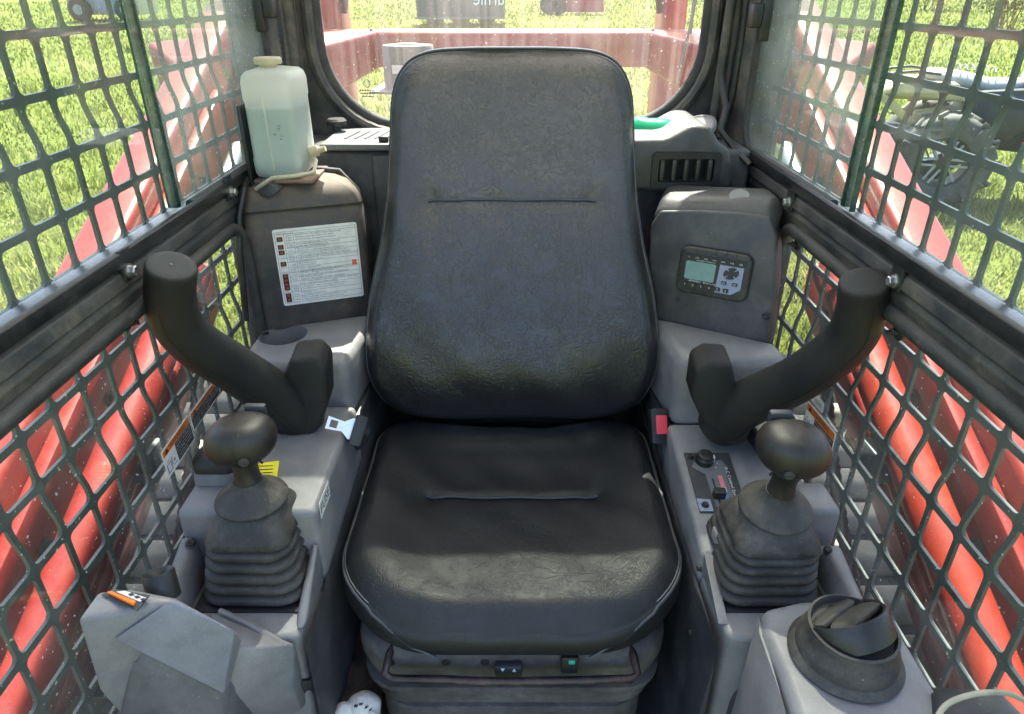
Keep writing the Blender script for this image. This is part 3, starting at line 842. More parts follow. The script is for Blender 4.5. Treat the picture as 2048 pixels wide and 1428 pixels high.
for b, s_ in ((.09, 'E:9900'), (.12, 'E:9901'), (.15, 'E:9902'), (.21, 'E:9903'), (.235, 'E:9907'), (.285, 'E:9106'), (.335, 'E:9119'), (.36, 'E:9115'), (.395, 'E:9905'), (.42, 'E:9906'), (.47, 'E:0088'), (.53, 'E:9907'), (.56, 'E:9926'), (.60, 'E:9928'), (.655, 'E:9929'), (.76, 'E:9910'), (.785, 'E:9921'), (.81, 'E:9922'), (.865, 'E:9922'), (.93, 'E:9922')):
    text(tx, fl, s_, 0.18*Wl, -b*Hl-0.001, 0.0024, .0010, center=True, res=1)
text(tx, fl, 'Meter', 0.072*Wl, -0.056*Hl-.001, 0.0024, .0010, center=True, res=1)
text(tx, fl, 'Error Code', 0.18*Wl, -0.056*Hl-.001, 0.0022, .0010, width=.09*Wl, center=True, res=1)
text(tx, fl, 'No sign', 0.072*Wl, -0.548*Hl-.001, 0.0022, .0010, center=True, res=1)
text(tx, fl, '(warning)', 0.072*Wl, -0.49*Hl-.001, 0.0020, .0010, center=True, res=1)
text(tx, fl, 'OR', 0.072*Wl, -0.81*Hl-.001, 0.0020, .0010, center=True, res=1)
tx.build('printed_text', M['ink'], lb)
for b in (.125, .225, .295, .445, .605, .66, .715, .765, .865, .925):
    m_ = MB(); fl.rslab(m_, .072*Wl, -b*Hl, .0048, .0041, .0004, .0006, .0010, 1); m_.build('icon', M['icon'], lb)
    for (da, db, ha, hb) in ((0, .0014, .0024, .0005), (0, -.0014, .0024, .0005), (-.0016, 0, .0005, .0014), (.0016, 0, .0005, .0014)):
        fl.rslab(ic, .072*Wl+da, -b*Hl+db, ha, hb, .0001, .0010, .0013, 1)
ic.build('icon_marks', M['iconred'], lb)
m_ = MB(); fl.rslab(m_, .925*Wl, -.52*Hl, .0042, .0050, .0004, .0006, .0011, 1); m_.build('red_icon', M['redprint'], lb)

# ------------------------------------------------------------------ washer bottle
m_, t_, out_ = new_mat('milky_plastic')
df_ = N(t_, 'ShaderNodeBsdfPrincipled', Roughness=0.35); df_.inputs['Base Color'].default_value = (0.90, 0.86, 0.75, 1)
tl_ = N(t_, 'ShaderNodeBsdfTranslucent'); tl_.inputs[0].default_value = (0.95, 0.93, 0.87, 1)
tp_ = N(t_, 'ShaderNodeBsdfTransparent'); tp_.inputs[0].default_value = (0.95, 0.96, 0.93, 1)
m1_ = N(t_, 'ShaderNodeMixShader'); m1_.inputs[0].default_value = 0.55; L(t_, df_.outputs[0], m1_.inputs[1]); L(t_, tl_.outputs[0], m1_.inputs[2])
m2_ = N(t_, 'ShaderNodeMixShader'); m2_.inputs[0].default_value = 0.38; L(t_, m1_.outputs[0], m2_.inputs[1]); L(t_, tp_.outputs[0], m2_.inputs[2]); L(t_, m2_.outputs[0], out_.inputs[0])
M['milky'] = m_
m_, t_, out_ = new_mat('washer_fluid')
df_ = N(t_, 'ShaderNodeBsdfPrincipled', Roughness=0.2); df_.inputs['Base Color'].default_value = (0.38, 0.52, 0.55, 1)
tl_ = N(t_, 'ShaderNodeBsdfTranslucent'); tl_.inputs[0].default_value = (0.56, 0.72, 0.76, 1)
m1_ = N(t_, 'ShaderNodeMixShader'); m1_.inputs[0].default_value = 0.5; L(t_, df_.outputs[0], m1_.inputs[1]); L(t_, tl_.outputs[0], m1_.inputs[2]); L(t_, m1_.outputs[0], out_.inputs[0])
M['fluid'] = m_
BX, BY = -0.395, 1.220
wb = thing('washer_bottle', (BX, BY, 1.443), 'milky washer bottle half full of pale blue fluid in the left rear corner', 'bottle')
def bring(z, hx, hy, r): return [(BX+.003+a, BY+b, z) for a, b in rrect(hx*.94, hy, r, 5)]
spec = [(1.444, .033, .045, .008), (1.4465, .039, .051, .009), (1.452, .042, .054, .010), (1.475, .043, .055, .010), (1.478, .0418, .0538, .010), (1.565, .0418, .0538, .010), (1.568, .043, .055, .010), (1.594, .043, .055, .010), (1.604, .041, .053, .012), (1.610, .036, .048, .016), (1.613, .020, .030, .016), (1.614, .015, .02, .014)]
body = MB().loft([bring(*q) for q in spec]).build('body', M['milky'], wb, sharp=60)
MB().loft([bring(1.4465, .031, .043, .012), bring(1.456, .0392, .051, .009), bring(1.497, .0402, .052, .009), bring(1.556, .0402, .052, .009)]).build('fluid', M['fluid'], wb, sharp=60)
cy_ = BY - 0.0555
MB().tube([(BX-.003, BY, 1.6145), (BX-.003, cy_+.02, 1.612), (BX-.003, cy_+.004, 1.595), (BX-.003, cy_, 1.56), (BX-.003, cy_, 1.50), (BX-.003, cy_+.001, 1.46), (BX-.003, cy_+.008, 1.447)], 0.0018, 6).build('mould_seam', M['milky'], wb)
capz = 1.614
MB().lathe([(.014, 0), (.014, .004), (.021, .005), (.022, .007), (.022, .013), (.020, .015), (.017, .0152), (.012, .0148), (.005, .016), (0, .016)], (BX, BY-.01, capz), (0, 0, 1), 24).build('cap', M['cream'], wb)
fb = Frame((BX+.012, cy_-.0006, 1.52), (0.35, 0, 1), (-1, 0, 0.35))
mk = MB(); text(mk, fb, '6', -.006, 0, .005); text(mk, fb, 'o o', -.010, -.010, .004); text(mk, fb, '(61)', .004, -.004, .004); mk.build('moulded_marks', M['ink'], wb)
p = at(628, 268, Y=1.2)
MB().lathe([(.006, 0), (.009, .002), (.009, .016), (.005, .018), (.005, .03)], (BX+.043, BY+.005, 1.475), (1, 0, .25), 12).build('pump', M['cream'], wb)
# ------------------------------------------------------------------ operator seat
def resample(pts, n):
    P = np.array(pts + [pts[0]], float)
    d = np.r_[0, np.cumsum(np.linalg.norm(np.diff(P, axis=0), axis=1))]
    q = np.linspace(0, d[-1], n, endpoint=False)
    return [(float(np.interp(t, d, P[:, 0])), float(np.interp(t, d, P[:, 1]))) for t in q]

seat = thing('operator_seat', (0, 0.88, 0.45), 'black cracked vinyl suspension seat in the middle of the cab', 'seat')
# cushion
def cushion_outline():
    out = []
    hx, y0, y1 = 0.247, 0.628, 1.135
    for (cx, cy, r, a0) in ((hx-.085, y1-.085, .085, 0), (-(hx-.085), y1-.085, .085, 90), (-(hx-.15), y0+.15, .15, 180), (hx-.15, y0+.15, .15, 270)):
        for k in range(13):
            a = R(a0+90*k/12); out.append((cx+r*math.cos(a), cy+r*math.sin(a)))
    return resample(out, 176)
CO = cushion_outline()
CCY = 0.880
rng = random.Random(4)
_wr = [(rng.uniform(20, 60), rng.uniform(20, 60), rng.uniform(0, 6.28)) for _ in range(7)]
def ztop(x, y):
    ax = abs(x)
    z = 1.000 + 0.014*smooth(.13, .235, ax)
    z -= 0.010*math.exp(-((y-.95)/.07)**2)*(1-smooth(.10, .21, ax))
    z += 0.010*math.exp(-((y-.76)/.09)**2)*(1-smooth(.16, .24, ax))
    z += 0.008*smooth(.80, .68, y) - 0.006*smooth(.665, .63, y)
    z -= 0.016*smooth(1.03, 1.10, y)*(1-smooth(.06, .20, ax))
    z -= 0.006*math.exp(-((y-.886-.05*max(0, ax-.10))/.010)**2)*(1-smooth(.125, .150, ax))
    z -= 0.006*math.exp(-((y-.886)/.03)**2)*math.exp(-((ax-.138)/.02)**2)
    for a, b, c in _wr: z += 0.0005*math.sin(a*x+b*y+c)
    return z
rings = []
for (ins, z) in ((0.05, .928), (0.012, .929), (0.003, .936), (-.004, .952), (-.004, .966), (0.0, .975)):
    f = 1-ins/.247
    rings.append([(x*f, CCY+(y-CCY)*f, z if z < .94 else lerp(.936, ztop(x, y)-.026, (z-.936)/.039)) for x, y in CO])
NR = 44
for k in range(NR):
    t = k/(NR-1)
    f = 1-(t**1.25)*0.985
    ins = (1-f)*.247
    e = 0.026*max(0, 1-ins/.034)**2.2
    ring = []
    for x, y in CO:
        X, Y_ = x*f, CCY+(y-CCY)*f
        z = ztop(X, Y_) - e
        ring.append((X, Y_, z))
    rings.append(ring)
cush = MB().loft(rings).build('cushion', M['cushion'], seat, sharp=80)
for s in (-1, 1):
    path = []
    for (x, y) in CO:
        if x*s > 0.02 and y > 0.66: path.append((x*1.0, y))
    path.sort(key=lambda p: math.atan2(p[1]-CCY, p[0]*s))
    P3 = [(x*1.004, CCY+(y-CCY)*1.004, ztop(x, y)-.027) for x, y in path]
    x_e, y_e, zst = P3[0]
    for k in range(1, 9):
        t = k/8
        xx = lerp(abs(x_e), .105, t); yy = None
        best = min(CO, key=lambda p: abs(p[0]*s-xx) + (0 if p[1] < .76 else 9))
        P3.insert(0, (best[0]*1.006, CCY+(best[1]-CCY)*1.010, lerp(zst, .938, t**1.1)))
    MB().tube(P3, .0021, 6).build('piping', M['stitch'] if False else M['piping'], cush)
    MB().tube([(p[0]*.988, CCY+(p[1]-CCY)*.988, p[2]+.0045) for p in P3[8:]], .0007, 4).build('stitching', M['stitch'], cush)
MB().tube([(x, .886-.05*max(0, abs(x)-.10)+.3*max(0, abs(x)-.12), ztop(x, .886)+.0035) for x in np.linspace(-.139, .139, 40)], .0022, 6).build('seam', M['piping'], cush)

# backrest
WT = [(z, w_*1.03) for z, w_ in [(1.018, .150), (1.024, .185), (1.034, .210), (1.05, .227), (1.076, .2400), (1.121, .2515), (1.178, .250), (1.264, .236), (1.341, .2167), (1.41, .205), (1.50, .1985), (1.566, .194), (1.598, .184), (1.618, .169), (1.630, .147), (1.6355, .12), (1.638, .06)]]
bo = [(w_, z) for z, w_ in WT] + [(-w_, z) for z, w_ in reversed(WT)]
BO = resample(bo, 200)
for _ in range(3):
    BO = [((BO[i-1][0]+2*BO[i][0]+BO[(i+1) % 200][0])/4, (BO[i-1][1]+2*BO[i][1]+BO[(i+1) % 200][1])/4) for i in range(200)]
_yz = np.linspace(.98, 1.68, 71)
_yt = np.interp(_yz, [1.0, 1.05, 1.12, 1.2, 1.3, 1.41, 1.5, 1.64], [1.066, 1.052, 1.046, 1.052, 1.084, 1.130, 1.162, 1.205])
for _ in range(12): _yt[1:-1] = (_yt[:-2]+2*_yt[1:-1]+_yt[2:])/4
def yfront(z): return float(np.interp(z, _yz, _yt))
BZC = 1.30
def yoff(x, z, f):
    t = 1-f
    y = yfront(z)
    y += 0.034*max(0, 1-t/.11)**2.3
    ax = abs(x)
    y += 0.012*(1-smooth(.05, .20, ax))*smooth(1.10, 1.30, z)
    y -= 0.008*math.exp(-((z-1.13)/.06)**2)*(1-smooth(.12, .2, ax))
    y += 0.0035*math.exp(-((z-1.414)/.009)**2)*(1-smooth(.125, .15, ax))
    y += 0.007*math.exp(-((z-1.414)/.03)**2)*math.exp(-((ax-.14)/.022)**2)
    for a, b, c in _wr: y += 0.0005*math.sin(a*x+b*z+c)
    return y
rings = []
for (ins, dy) in ((.06, .085), (.02, .082), (.0, .072), (-.003, .055), (0.0, .040)):
    f = 1-ins/.25
    rings.append([(x*f, yfront(z)+dy, BZC+(z-BZC)*f) for x, z in BO])
NB = 46
for k in range(NB):
    f = 1-((k/(NB-1))**1.3)*.99
    ring = []
    for x, z in BO:
        X, Z_ = x*f, BZC+(z-BZC)*f
        ring.append((X, yoff(X, Z_, f), Z_))
    rings.append(ring)
back = MB().loft(rings).build('backrest', M['seat'], seat, sharp=80)
MB().tube([(x*1.0, yfront(z)+.040, BZC+(z-BZC)*1.0) for x, z in [(a*1.006, BZC+(b-BZC)*1.004) for a, b in BO]], .0021, 6, closed=True).build('piping', M['piping'], back)
MB().tube([(x*.994, yoff(x*.994, BZC+(z-BZC)*.994, .994)-.0006, BZC+(z-BZC)*.994) for x, z in BO], .0006, 4, closed=True).build('stitching', M['stitch'], back)
MB().tube([(x, yoff(x, 1.4145, .3)-.0030, 1.4145-.12*max(0, abs(x)-.125)) for x in np.linspace(-.141, .141, 40)], .0022, 6).build('seam', M['piping'], back)
MB().prism([(-.19, 1.15, .96), (.19, 1.15, .96), (.19, 1.20, .96), (-.19, 1.20, .96)], (0, 0, .35)).build('back_frame', M['black'], seat, bevel=.01)
# suspension under the cushion
sus = MB()
srings = []
for (z, hx, y0) in ((.62, .20, .690), (.70, .205, .680), (.765, .205, .677), (.770, .194, .690), (.776, .194, .690), (.782, .214, .672), (.822, .217, .666), (.825, .221, .658), (.834, .221, .658), (.837, .210, .670), (.843, .217, .664), (.87, .224, .661), (.895, .224, .661), (.905, .220, .664), (.912, .20, .68)):
    srings.append([(a, (y0+1.06)/2+b, z) for a, b in rrect(hx, (1.06-y0)/2, .06, 6)])
sc_o = sus.loft(srings).build('suspension_cover', M['dustybase'], seat, sharp=50)
for x in (-.172, -.093, -.038, .007, .087):
    MB().lathe([(.0065, 0), (.0065, .001), (.004, .0015)], (x, .6612, .884), (0, -1, 0), 14).build('plug', M['black'], sc_o)
MB().box(-.024, .014, .650, .663, .866, .888).build('lever_guide', M['skirt'], sc_o, bevel=.003)
for x, dn in ((-.013, -1), (.003, 1)):
    MB().add([(x-.003, .6492, .879 if dn > 0 else .886), (x+.003, .6492, .879 if dn > 0 else .886), (x, .6492, .886 if dn > 0 else .879)], [(0, 1, 2)]).build('arrow', M['printwhite'], sc_o)
sw_ = MB().box(.068, .092, .645, .663, .880, .912).build('switch', M['black'], sc_o, bevel=.003)
MB().box(.078, .087, .6435, .647, .901, .909).build('rocker', M['teal'], sw_, bevel=.001)
zb = .882
bar = [(-.165, .69, .905), (-.172, .660, .900), (-.176, .642, zb+.004), (-.165, .636, zb), (-.09, .635, zb), (-.06, .635, zb-.003), (0, .635, zb-.004), (.09, .635, zb-.002), (.165, .636, zb), (.174, .642, zb+.004), (.170, .660, .900), (.163, .69, .905)]
MB().tube(bar, .0058, 10).build('adjuster_bar', M['rod'], seat)

# seat belt ends
tg = thing('belt_tongue', at(690, 870, Y=.915), 'bright steel seat belt tongue lying on the left console edge', 'seat belt')
ft = Frame(at(676, 850, Y=0.905), (0.90, 0.15, -0.41), (0.30, 0.55, 0.78))
m_ = MB(); ft.slab(m_, [(-.018, -.010), (.008, -.008), (.020, -.017), (.026, -.017), (.026, .017), (.020, .017), (.008, .008), (-.018, .010)], 0, .003)
cutm = MB(); ft.slab(cutm, [(-.013, -.006), (-.001, -.006), (-.001, .006), (-.013, .006)], -.01, .01)
m_.build('tongue', M['steel'], tg, cut=cutm)
m_ = MB(); ft.rslab(m_, .032, 0, .009, .024, .004, -.006, .010, 3); m_.build('holder', M['black'], tg, bevel=.002)
MB().tube([ft.p(.034, 0, .0), ft.p(.044, 0, -.006), ft.p(.050, -.010, -.030), ft.p(.050, -.03, -.08)], .008, 8).build('webbing', M['web'], tg)
bkl = thing('belt_buckle', at(1322, 880, Y=1.0), 'black seat belt buckle with red button right of the cushion', 'seat belt')
fk = Frame(at(1321, 852, Y=.985), (1, .1, -.05), (0.02, .60, .80))
m_ = MB(); fk.rslab(m_, 0, 0, .015, .030, .004, -.022, 0, 3); m_.build('case', M['black'], bkl, bevel=.003)
m_ = MB(); fk.rslab(m_, .001, .002, .0095, .016, .002, .0002, .0045, 3); m_.build('release_button', M['buckle'], bkl, bevel=.001)

# ------------------------------------------------------------------ grab handles
def spline(pts, n=8):
    out = []
    P = [Vector(p) for p in pts]
    for i in range(len(P)-1):
        p0, p1, p2, p3 = P[max(i-1, 0)], P[i], P[i+1], P[min(i+2, len(P)-1)]
        for k in range(n):
            t = k/n
            out.append(0.5*((2*p1)+(p2-p0)*t+(2*p0-5*p1+4*p2-p3)*t*t+(3*p1-p0-3*p2+p3)*t**3))
    out.append(P[-1])
    return out
def grip(name, label, pts, rad, block, yb):
    P = [at(a, b, Y=y) for a, b, y in pts]
    g = thing(name, P[0], label, 'armrest', 'raised armrest grips')
    sp = spline(P, 8)
    rr = [interp([(i/(len(rad)-1), r) for i, r in enumerate(rad)], k/(len(sp)-1)) for k in range(len(sp))]
    d = (sp[-1]-sp[-2]).normalized()
    e = sp[-1]; r = rr[-1]
    sp += [e+d*.005, e+d*.0075, e+d*.0090, e+d*.0093, e+d*.0094]; rr += [r*.99, r*.95, r*.87, r*.6, r*.1]
    MB().tube(sp, rr, 28).build('grip', M['foam'], g, sharp=80)
    fm = MB().lathe([(.002, 0), (.0016, .0005)], e+d*.0094, d, 10); fm.build('end_dimple', M['ink'], g)
    front = [at(a, b, Y=yb) for a, b in block]
    MB().prism(front, (0, .055, 0.01)).build('pivot_block', M['foam'], g, bevel=.008, seg=3, bang=40, sharp=60)
    ml = []
    for k in range(4, len(sp)-4):           # parting line of the moulding
        tn = (sp[k+1]-sp[k-1]).normalized()
        of = Vector((0, -1, .15)); of = (of - tn*of.dot(tn)).normalized()
        ml.append(sp[k] + of*rr[k]*1.0)
    MB().tube(ml, .0007, 5).build('mould_line', M['knob'], g)
    return g
grip('armrest_grip', 'black rubber armrest grip raised on the left of the seat', [(608, 845, .945), (565, 803, .915), (470, 738, .865), (402, 695, .825), (356, 648, .80), (341, 595, .785), (342, 541, .775)], [.036, .0375, .0342, .0325, .0310, .0298, .0290],
     [(578, 722), (630, 717), (652, 740), (655, 812), (640, 858), (603, 888), (558, 892), (545, 850), (548, 790), (572, 742)], .905)
grip('armrest_grip', 'black rubber armrest grip raised on the right of the seat, scuffed block', [(1436, 852, .945), (1484, 812, .915), (1582, 765, .865), (1652, 720, .825), (1702, 672, .80), (1722, 622, .785), (1728, 573, .775)], [.036, .0375, .0342, .0325, .0310, .0298, .0290],
     [(1392, 742), (1420, 727), (1466, 729), (1474, 780), (1505, 800), (1520, 838), (1492, 890), (1455, 898), (1402, 838), (1384, 800)], .905)

# ------------------------------------------------------------------ joysticks
def joystick(label, base, head, mirror, group):
    b = Vector(base); h = Vector(head)
    j = thing('joystick', b, label, 'joystick', group)
    ax = (h-b).normalized()
    def ring(z, hx, hy, r, k=0.0):
        c = b + Vector((0, 0, z)) + (Vector((ax.x/ax.z, ax.y/ax.z, 0))*z*smooth(.0, .10, z)); return [c + Vector((a, q, 0)) for a, q in rrect(hx, hy, r, 6)]
    R_ = []
    z = 0.0
    for k in range(5):           # bellows
        s0 = .0695 - .0027*k
        R_ += [ring(z, s0-.010, s0-.007, .026), ring(z+.0025, s0-.002, s0+.001, .030), ring(z+.006, s0, s0+.003, .030), ring(z+.010, s0-.0005, s0+.0025, .030), ring(z+.0135, s0-.003, s0, .029), ring(z+.0160, s0-.011, s0-.008, .026)]
        z += .0165
    R_ += [ring(.083, .054, .056, .024), ring(.086, .0565, .058, .024), ring(.094, .0540, .055, .023), ring(.108, .047, .047, .024), ring(.120, .040, .040, .028), ring(.126, .034, .034, .030)]
    MB().loft(R_).build('boot', M['boot'], j, sharp=60)
    c = b + Vector((0, 0, 0)) + ax*.118
    MB().lathe([(.036, .004), (.0455, .006), (.0475, .009), (.0465, .012), (.036, .019), (.026, .026), (.0205, .033), (.0185, .040)], c, ax, 32).build('collar', M['boot'], j, sharp=60)
    MB().lathe([(.0195, .030), (.0165, .045), (.0155, .060), (.0175, .072), (.023, .082), (.020, .086)], c, ax, 24).build('stem', M['knob'], j, sharp=60)
    # knob: a flattened, slightly wedge shaped ball
    rings = []
    hc = h + ax*.002
    side = Vector((1, 0, 0)); fw = ax.cross(side).normalized(); side = fw.cross(ax)
    m = mirror
    for k in range(17):
        th = math.pi*k/16
        z_ = -math.cos(th)
        rr = math.sin(th)**(.62 if z_ > 0 else .45)
        ring_ = []
        for q in range(32):
            a = 2*math.pi*q/32
            ca, sa = math.cos(a), math.sin(a)
            ex = .0450*rr*abs(ca)**.88*(1 if ca > 0 else -1)
            ey = .0405*rr*abs(sa)**.90*(1 if sa > 0 else -1)
            zz = z_*(.0305 if z_ > 0 else .0235)
            zz += .10*ex*m*(1 if z_ > -.2 else .4) - .10*max(0, abs(ex)-.028)*(z_ > 0)
            ey += .004*(1-z_*z_)
            ring_.append(hc + side*ex + fw*ey + ax*zz)
        rings.append(ring_)
    kn = MB().loft(rings).build('knob', M['knob'], j, sharp=80)
    ml = []
    for k in range(2, 15):
        th = math.pi*k/16; z_ = -math.cos(th); rr = math.sin(th)**(.62 if z_ > 0 else .45)
        sa = .0405*rr*1.004
        ml.append(hc - fw*(sa-.004*(1-z_*z_)) + ax*z_*(.0305 if z_ > 0 else .0235) + side*.006*m)
    MB().tube(ml, .00055, 5).build('mould_line', M['knob'], j)
    # dished thumb switch on the far side, hole, trigger under the head
    MB().obox(hc + fw*.036 + ax*.022 + side*.012*m, side, fw, ax, .014, .005, .010).build('thumb_switch', M['skirt'], j, bevel=.003)
    MB().obox(hc + fw*.010 - ax*.034 - side*.026*m, side, fw, ax, .013, .012, .007).build('trigger', M['knob'], j, bevel=.003)
    MB().lathe([(.0062, -.004), (.0062, .0003), (.0048, .0009), (.004, -.0004)], hc - fw*.0372 - ax*.008 + side*.016*m, (-fw*.93 - ax*.3), 14).build('screw_plug', M['boot'], j)
    MB().lathe([(.0016, -.004), (.0016, .0005)], hc - fw*.030 - ax*.012 + side*.036*m, (-fw+side*m), 8).build('drain_hole', M['ink'], j)
    MB().obox(c + ax*.0200 - fw*.004 + side*.030*m, (side-ax*.62*m).normalized(), fw, (ax+side*.62*m).normalized(), .008, .0030, .0010).build('collar_slot', M['ink'], j)
    return j
jl_h = at(480, 884, X=-.345); jr_h = at(1588, 903, X=.345)
joystick('joystick with brown-black knob on the left console, in a pleated boot', (-.346, .724, 1.0), jl_h, 1, 'joysticks')
joystick('joystick with grey-black knob on the right console, in a pleated boot', (.343, .724, 1.0), jr_h, -1, 'joysticks')

# ------------------------------------------------------------------ left console
def screw(parent, p, ax=(0, 0, 1), r=.006):
    w_ = MB().lathe([(r*1.35, 0), (r*1.35, .001), (r, .0015), (r, .0045), (r*.7, .0055), (r*.3, .005)], p, ax, 16).build('screw', M['bolt'] if r > .0055 else M['black'], parent)
    return w_
lc = thing('side_console', (-.36, .85, .46), 'grey moulded console on the left with cup holder and fuse cover', 'console', 'grey side consoles')
LB = [at(492, 648, Z=1.187), at(742, 605, Z=1.187), at(736, 640, Z=1.187), at(695, 722, Z=1.187), at(600, 728, Z=1.187), at(500, 722, Z=1.187)]
top = [Vector((-.452, 1.125, 1.187)), Vector((-.262, 1.195, 1.187)), Vector((-.258, 1.15, 1.187)), Vector((-.272, .995, 1.187)), Vector((-.452, .995, 1.187))]
mb = MB().prism([Vector((p.x, p.y, 1.075)) for p in top], (0, 0, .112))
ch = at(560, 664, Z=1.187)
cutm = MB().lathe([(.036, -.10), (.042, .0), (.044, .05)], (ch.x+.008, ch.y-.010, 1.187), (0, 0, 1), 48)
cutm2 = MB().box(-.47, ch.x-.008, ch.y-.050, ch.y-.006, 1.13, 1.22)
lbx = mb.build('cup_holder_box', M['grey'], lc, bevel=.016, seg=4, cut=cutm)
MB().prism([Vector((-.452, .72, .80)), Vector((-.2625, .72, .80)), Vector((-.2625, .993, .80)), Vector((-.452, .993, .80))], (0, 0, .305)).build('fuse_cover', M['grey'], lc, bevel=.010, seg=3)
MB().box(-.4525, -.262, .985, 1.16, .80, 1.074).build('rear_body', M['grey2'], lc, bevel=.004)
# joystick deck with a raised outer rib
mb = MB().prism([Vector((-.452, .585, .80)), Vector((-.272, .612, .80)), Vector((-.266, .7195, .80)), Vector((-.452, .7195, .80))], (0, 0, .196))
mb.build('deck_front', M['grey'], lc, bevel=.008, seg=3)
MB().hull([(-.452, .60, .9965), (-.425, .60, .9965), (-.452, .7195, .9965), (-.425, .7195, .9965), (-.452, .62, 1.03), (-.440, .62, 1.03), (-.452, .7195, 1.065), (-.432, .7195, 1.065)]).build('outer_rib', M['grey'], lc, bevel=.006, seg=3)
MB().hull([(-.281, .62, .9965), (-.266, .62, .9965), (-.281, .7195, .9965), (-.264, .7195, .9965), (-.276, .66, 1.0), (-.266, .66, 1.01), (-.276, .7195, 1.05), (-.266, .7195, 1.06)]).build('inner_rib', M['grey'], lc, bevel=.005, seg=3)
MB().box(-.421, -.2745, .648, .7195, .9966, .9990).build('dark_boot_gap', M['ink'], lc)  # flat black sheet on the deck, drawn for the dark gap round the boot
screw(lc, at(376, 1090, X=-.438) + Vector((0.004, 0, 0.002)), (.3, -.2, 1), .0052)
screw(lc, Vector((-.437, 1.10, 1.187)), (0, 0, 1), .0052)
# switch pillar behind the joystick
sp_ = thing('switch_pod', (-.425, .80, 1.105), 'small grey pod with black cap behind the left joystick', 'switch pod')
MB().loft([[(-.418+a, .80+b, z) for a, b in rrect(hx, hy, .012, 5)] for (z, hx, hy) in ((1.106, .032, .026), (1.125, .031, .025))]).build('base', M['grey'], sp_, sharp=50)
MB().loft([[(-.418+a, .80+b, z) for a, b in rrect(hx, hy, .012, 5)] for (z, hx, hy) in ((1.1255, .030, .024), (1.142, .030, .024), (1.147, .026, .020))]).build('cap', M['black'], sp_, sharp=50)
for (x, y) in ((-.410, .815), (-.398, .80)):
    MB().box(x-.010, x+.010, y-.006, y+.006, 1.1475, 1.163).build('connector', M['black'], sp_, bevel=.003)
# charcoal skirts down to the floor
MB().hull([(-.2615, .60, .985), (-.259, .60, .46), (-.2615, 1.2, 1.02), (-.235, .62, .46), (-.235, 1.2, .46), (-.257, .72, .98), (-.257, 1.2, 1.015)]).build('skirt', M['skirt'], lc, bevel=.004)
# FUSE sticker on the side of the cover
fs = Frame(at(642, 1038, X=-.2612), (0, 1, 0), (0, 0, 1))
fs = Frame(at(642, 1038, X=-.2612), (0, 1, 0), (0, 0, 1))
Lf = (at(659, 987, X=-.2612)-fs.o).y; Hf = (at(636, 1011, X=-.2612)-fs.o).z
fz = thing('fuse_sticker', fs.p(Lf/2, 0), 'white FUSE sticker on the inner edge of the left console', 'sticker')
m_ = MB(); fs.slab(m_, [(0, 0), (Lf, 0), (Lf, Hf), (0, Hf)], .0003, .0008); m_.build('backing', M['white'], fz)
m_ = MB(); text(m_, fs, 'FUSE', Lf*.06, Hf*.24, Hf*.55, .0012, width=Lf*.88); m_.build('lettering', M['ink'], fz)
# yellow tag
fy = Frame(at(512, 968, Z=1.107), (1, .1, 0), (-.1, .8, .6))
yt = thing('yellow_tag', fy.o, 'small yellow instruction tag behind the left joystick stem', 'tag')
m_ = MB(); fy.slab(m_, [(0, 0), (.028, 0), (.030, .032), (.0, .030)], 0, .0006); m_.build('sheet', M['yellow'], yt)
m_ = MB()
for k in range(5): fy.slab(m_, [(.004, .005+.005*k), (.022, .005+.005*k), (.022, .006+.005*k), (.004, .006+.005*k)], .0007, .0009)
m_.build('print', M['ink'], yt)

# front pod of the left console
pd = thing('control_pod', (-.38, .52, .80), 'angular grey pod at the front of the left console, amber strip on top', 'control pod')
tl1 = at(195, 1182, Z=1.14); tl2 = at(153, 1240, Z=1.138); D_ = at(228, 1278, Z=1.108); A_ = at(338, 1203, Z=1.138); B_ = at(470, 1262, Z=1.088); C_ = at(447, 1388, Z=1.0)
tr1 = at(262, 1176, Z=1.14); A2 = at(352, 1198, Z=1.136)
low = Vector((0, .03, -.26))
MB().hull([tl1, tl2, tr1, A_ + Vector((0, .004, -.006)), D_ + Vector((-.002, .003, .0)), A2 + Vector((0, .01, -.01)), Vector((-.452, .58, .85)), Vector((-.445, .545, .85)), at(238, 1445, Z=.97)+Vector((0, .012, 0)), at(200, 1390, X=-.452), Vector((-.40, .60, .85))]).build('outer_shell', M['grey'], pd, bevel=.011, seg=4)
MB().hull([A_, A2, B_, C_, D_, D_ + Vector((.004, .012, -.012)), C_ + Vector((0, .014, -.006)), B_+Vector((-.012, .03, -.05)), A2+Vector((0, .03, -.06)), C_+Vector((-.012, .05, -.02)), D_+Vector((.01, .06, -.05))]).build('slanted_lid', M['lid'], pd, bevel=.009, seg=3)
E_ = at(590, 1288, Z=.992); F_ = at(585, 1375, Z=.93); G_ = at(450, 1400, Z=.955); H_ = at(420, 1222, Z=1.004)
MB().hull([E_, F_, G_, H_, at(452, 1300, Z=1.03), at(446, 1384, Z=.985), H_+Vector((0, -.02, -.03)), at(470, 1262, Z=1.02), Vector((-.34, .585, .86)), Vector((-.28, .618, .86)), G_+Vector((0, .02, -.08)), F_+Vector((0, .01, -.06))]).build('front_apron', M['grey'], pd, bevel=.008, seg=3)
MB().tube([at(440, 1222, Z=1.006), at(500, 1250, Z=1.004), at(552, 1283, Z=.998), at(575, 1292, Z=.995)], [.004, .005, .006, .003], 8).build('moulded_lip', M['grey'], pd)
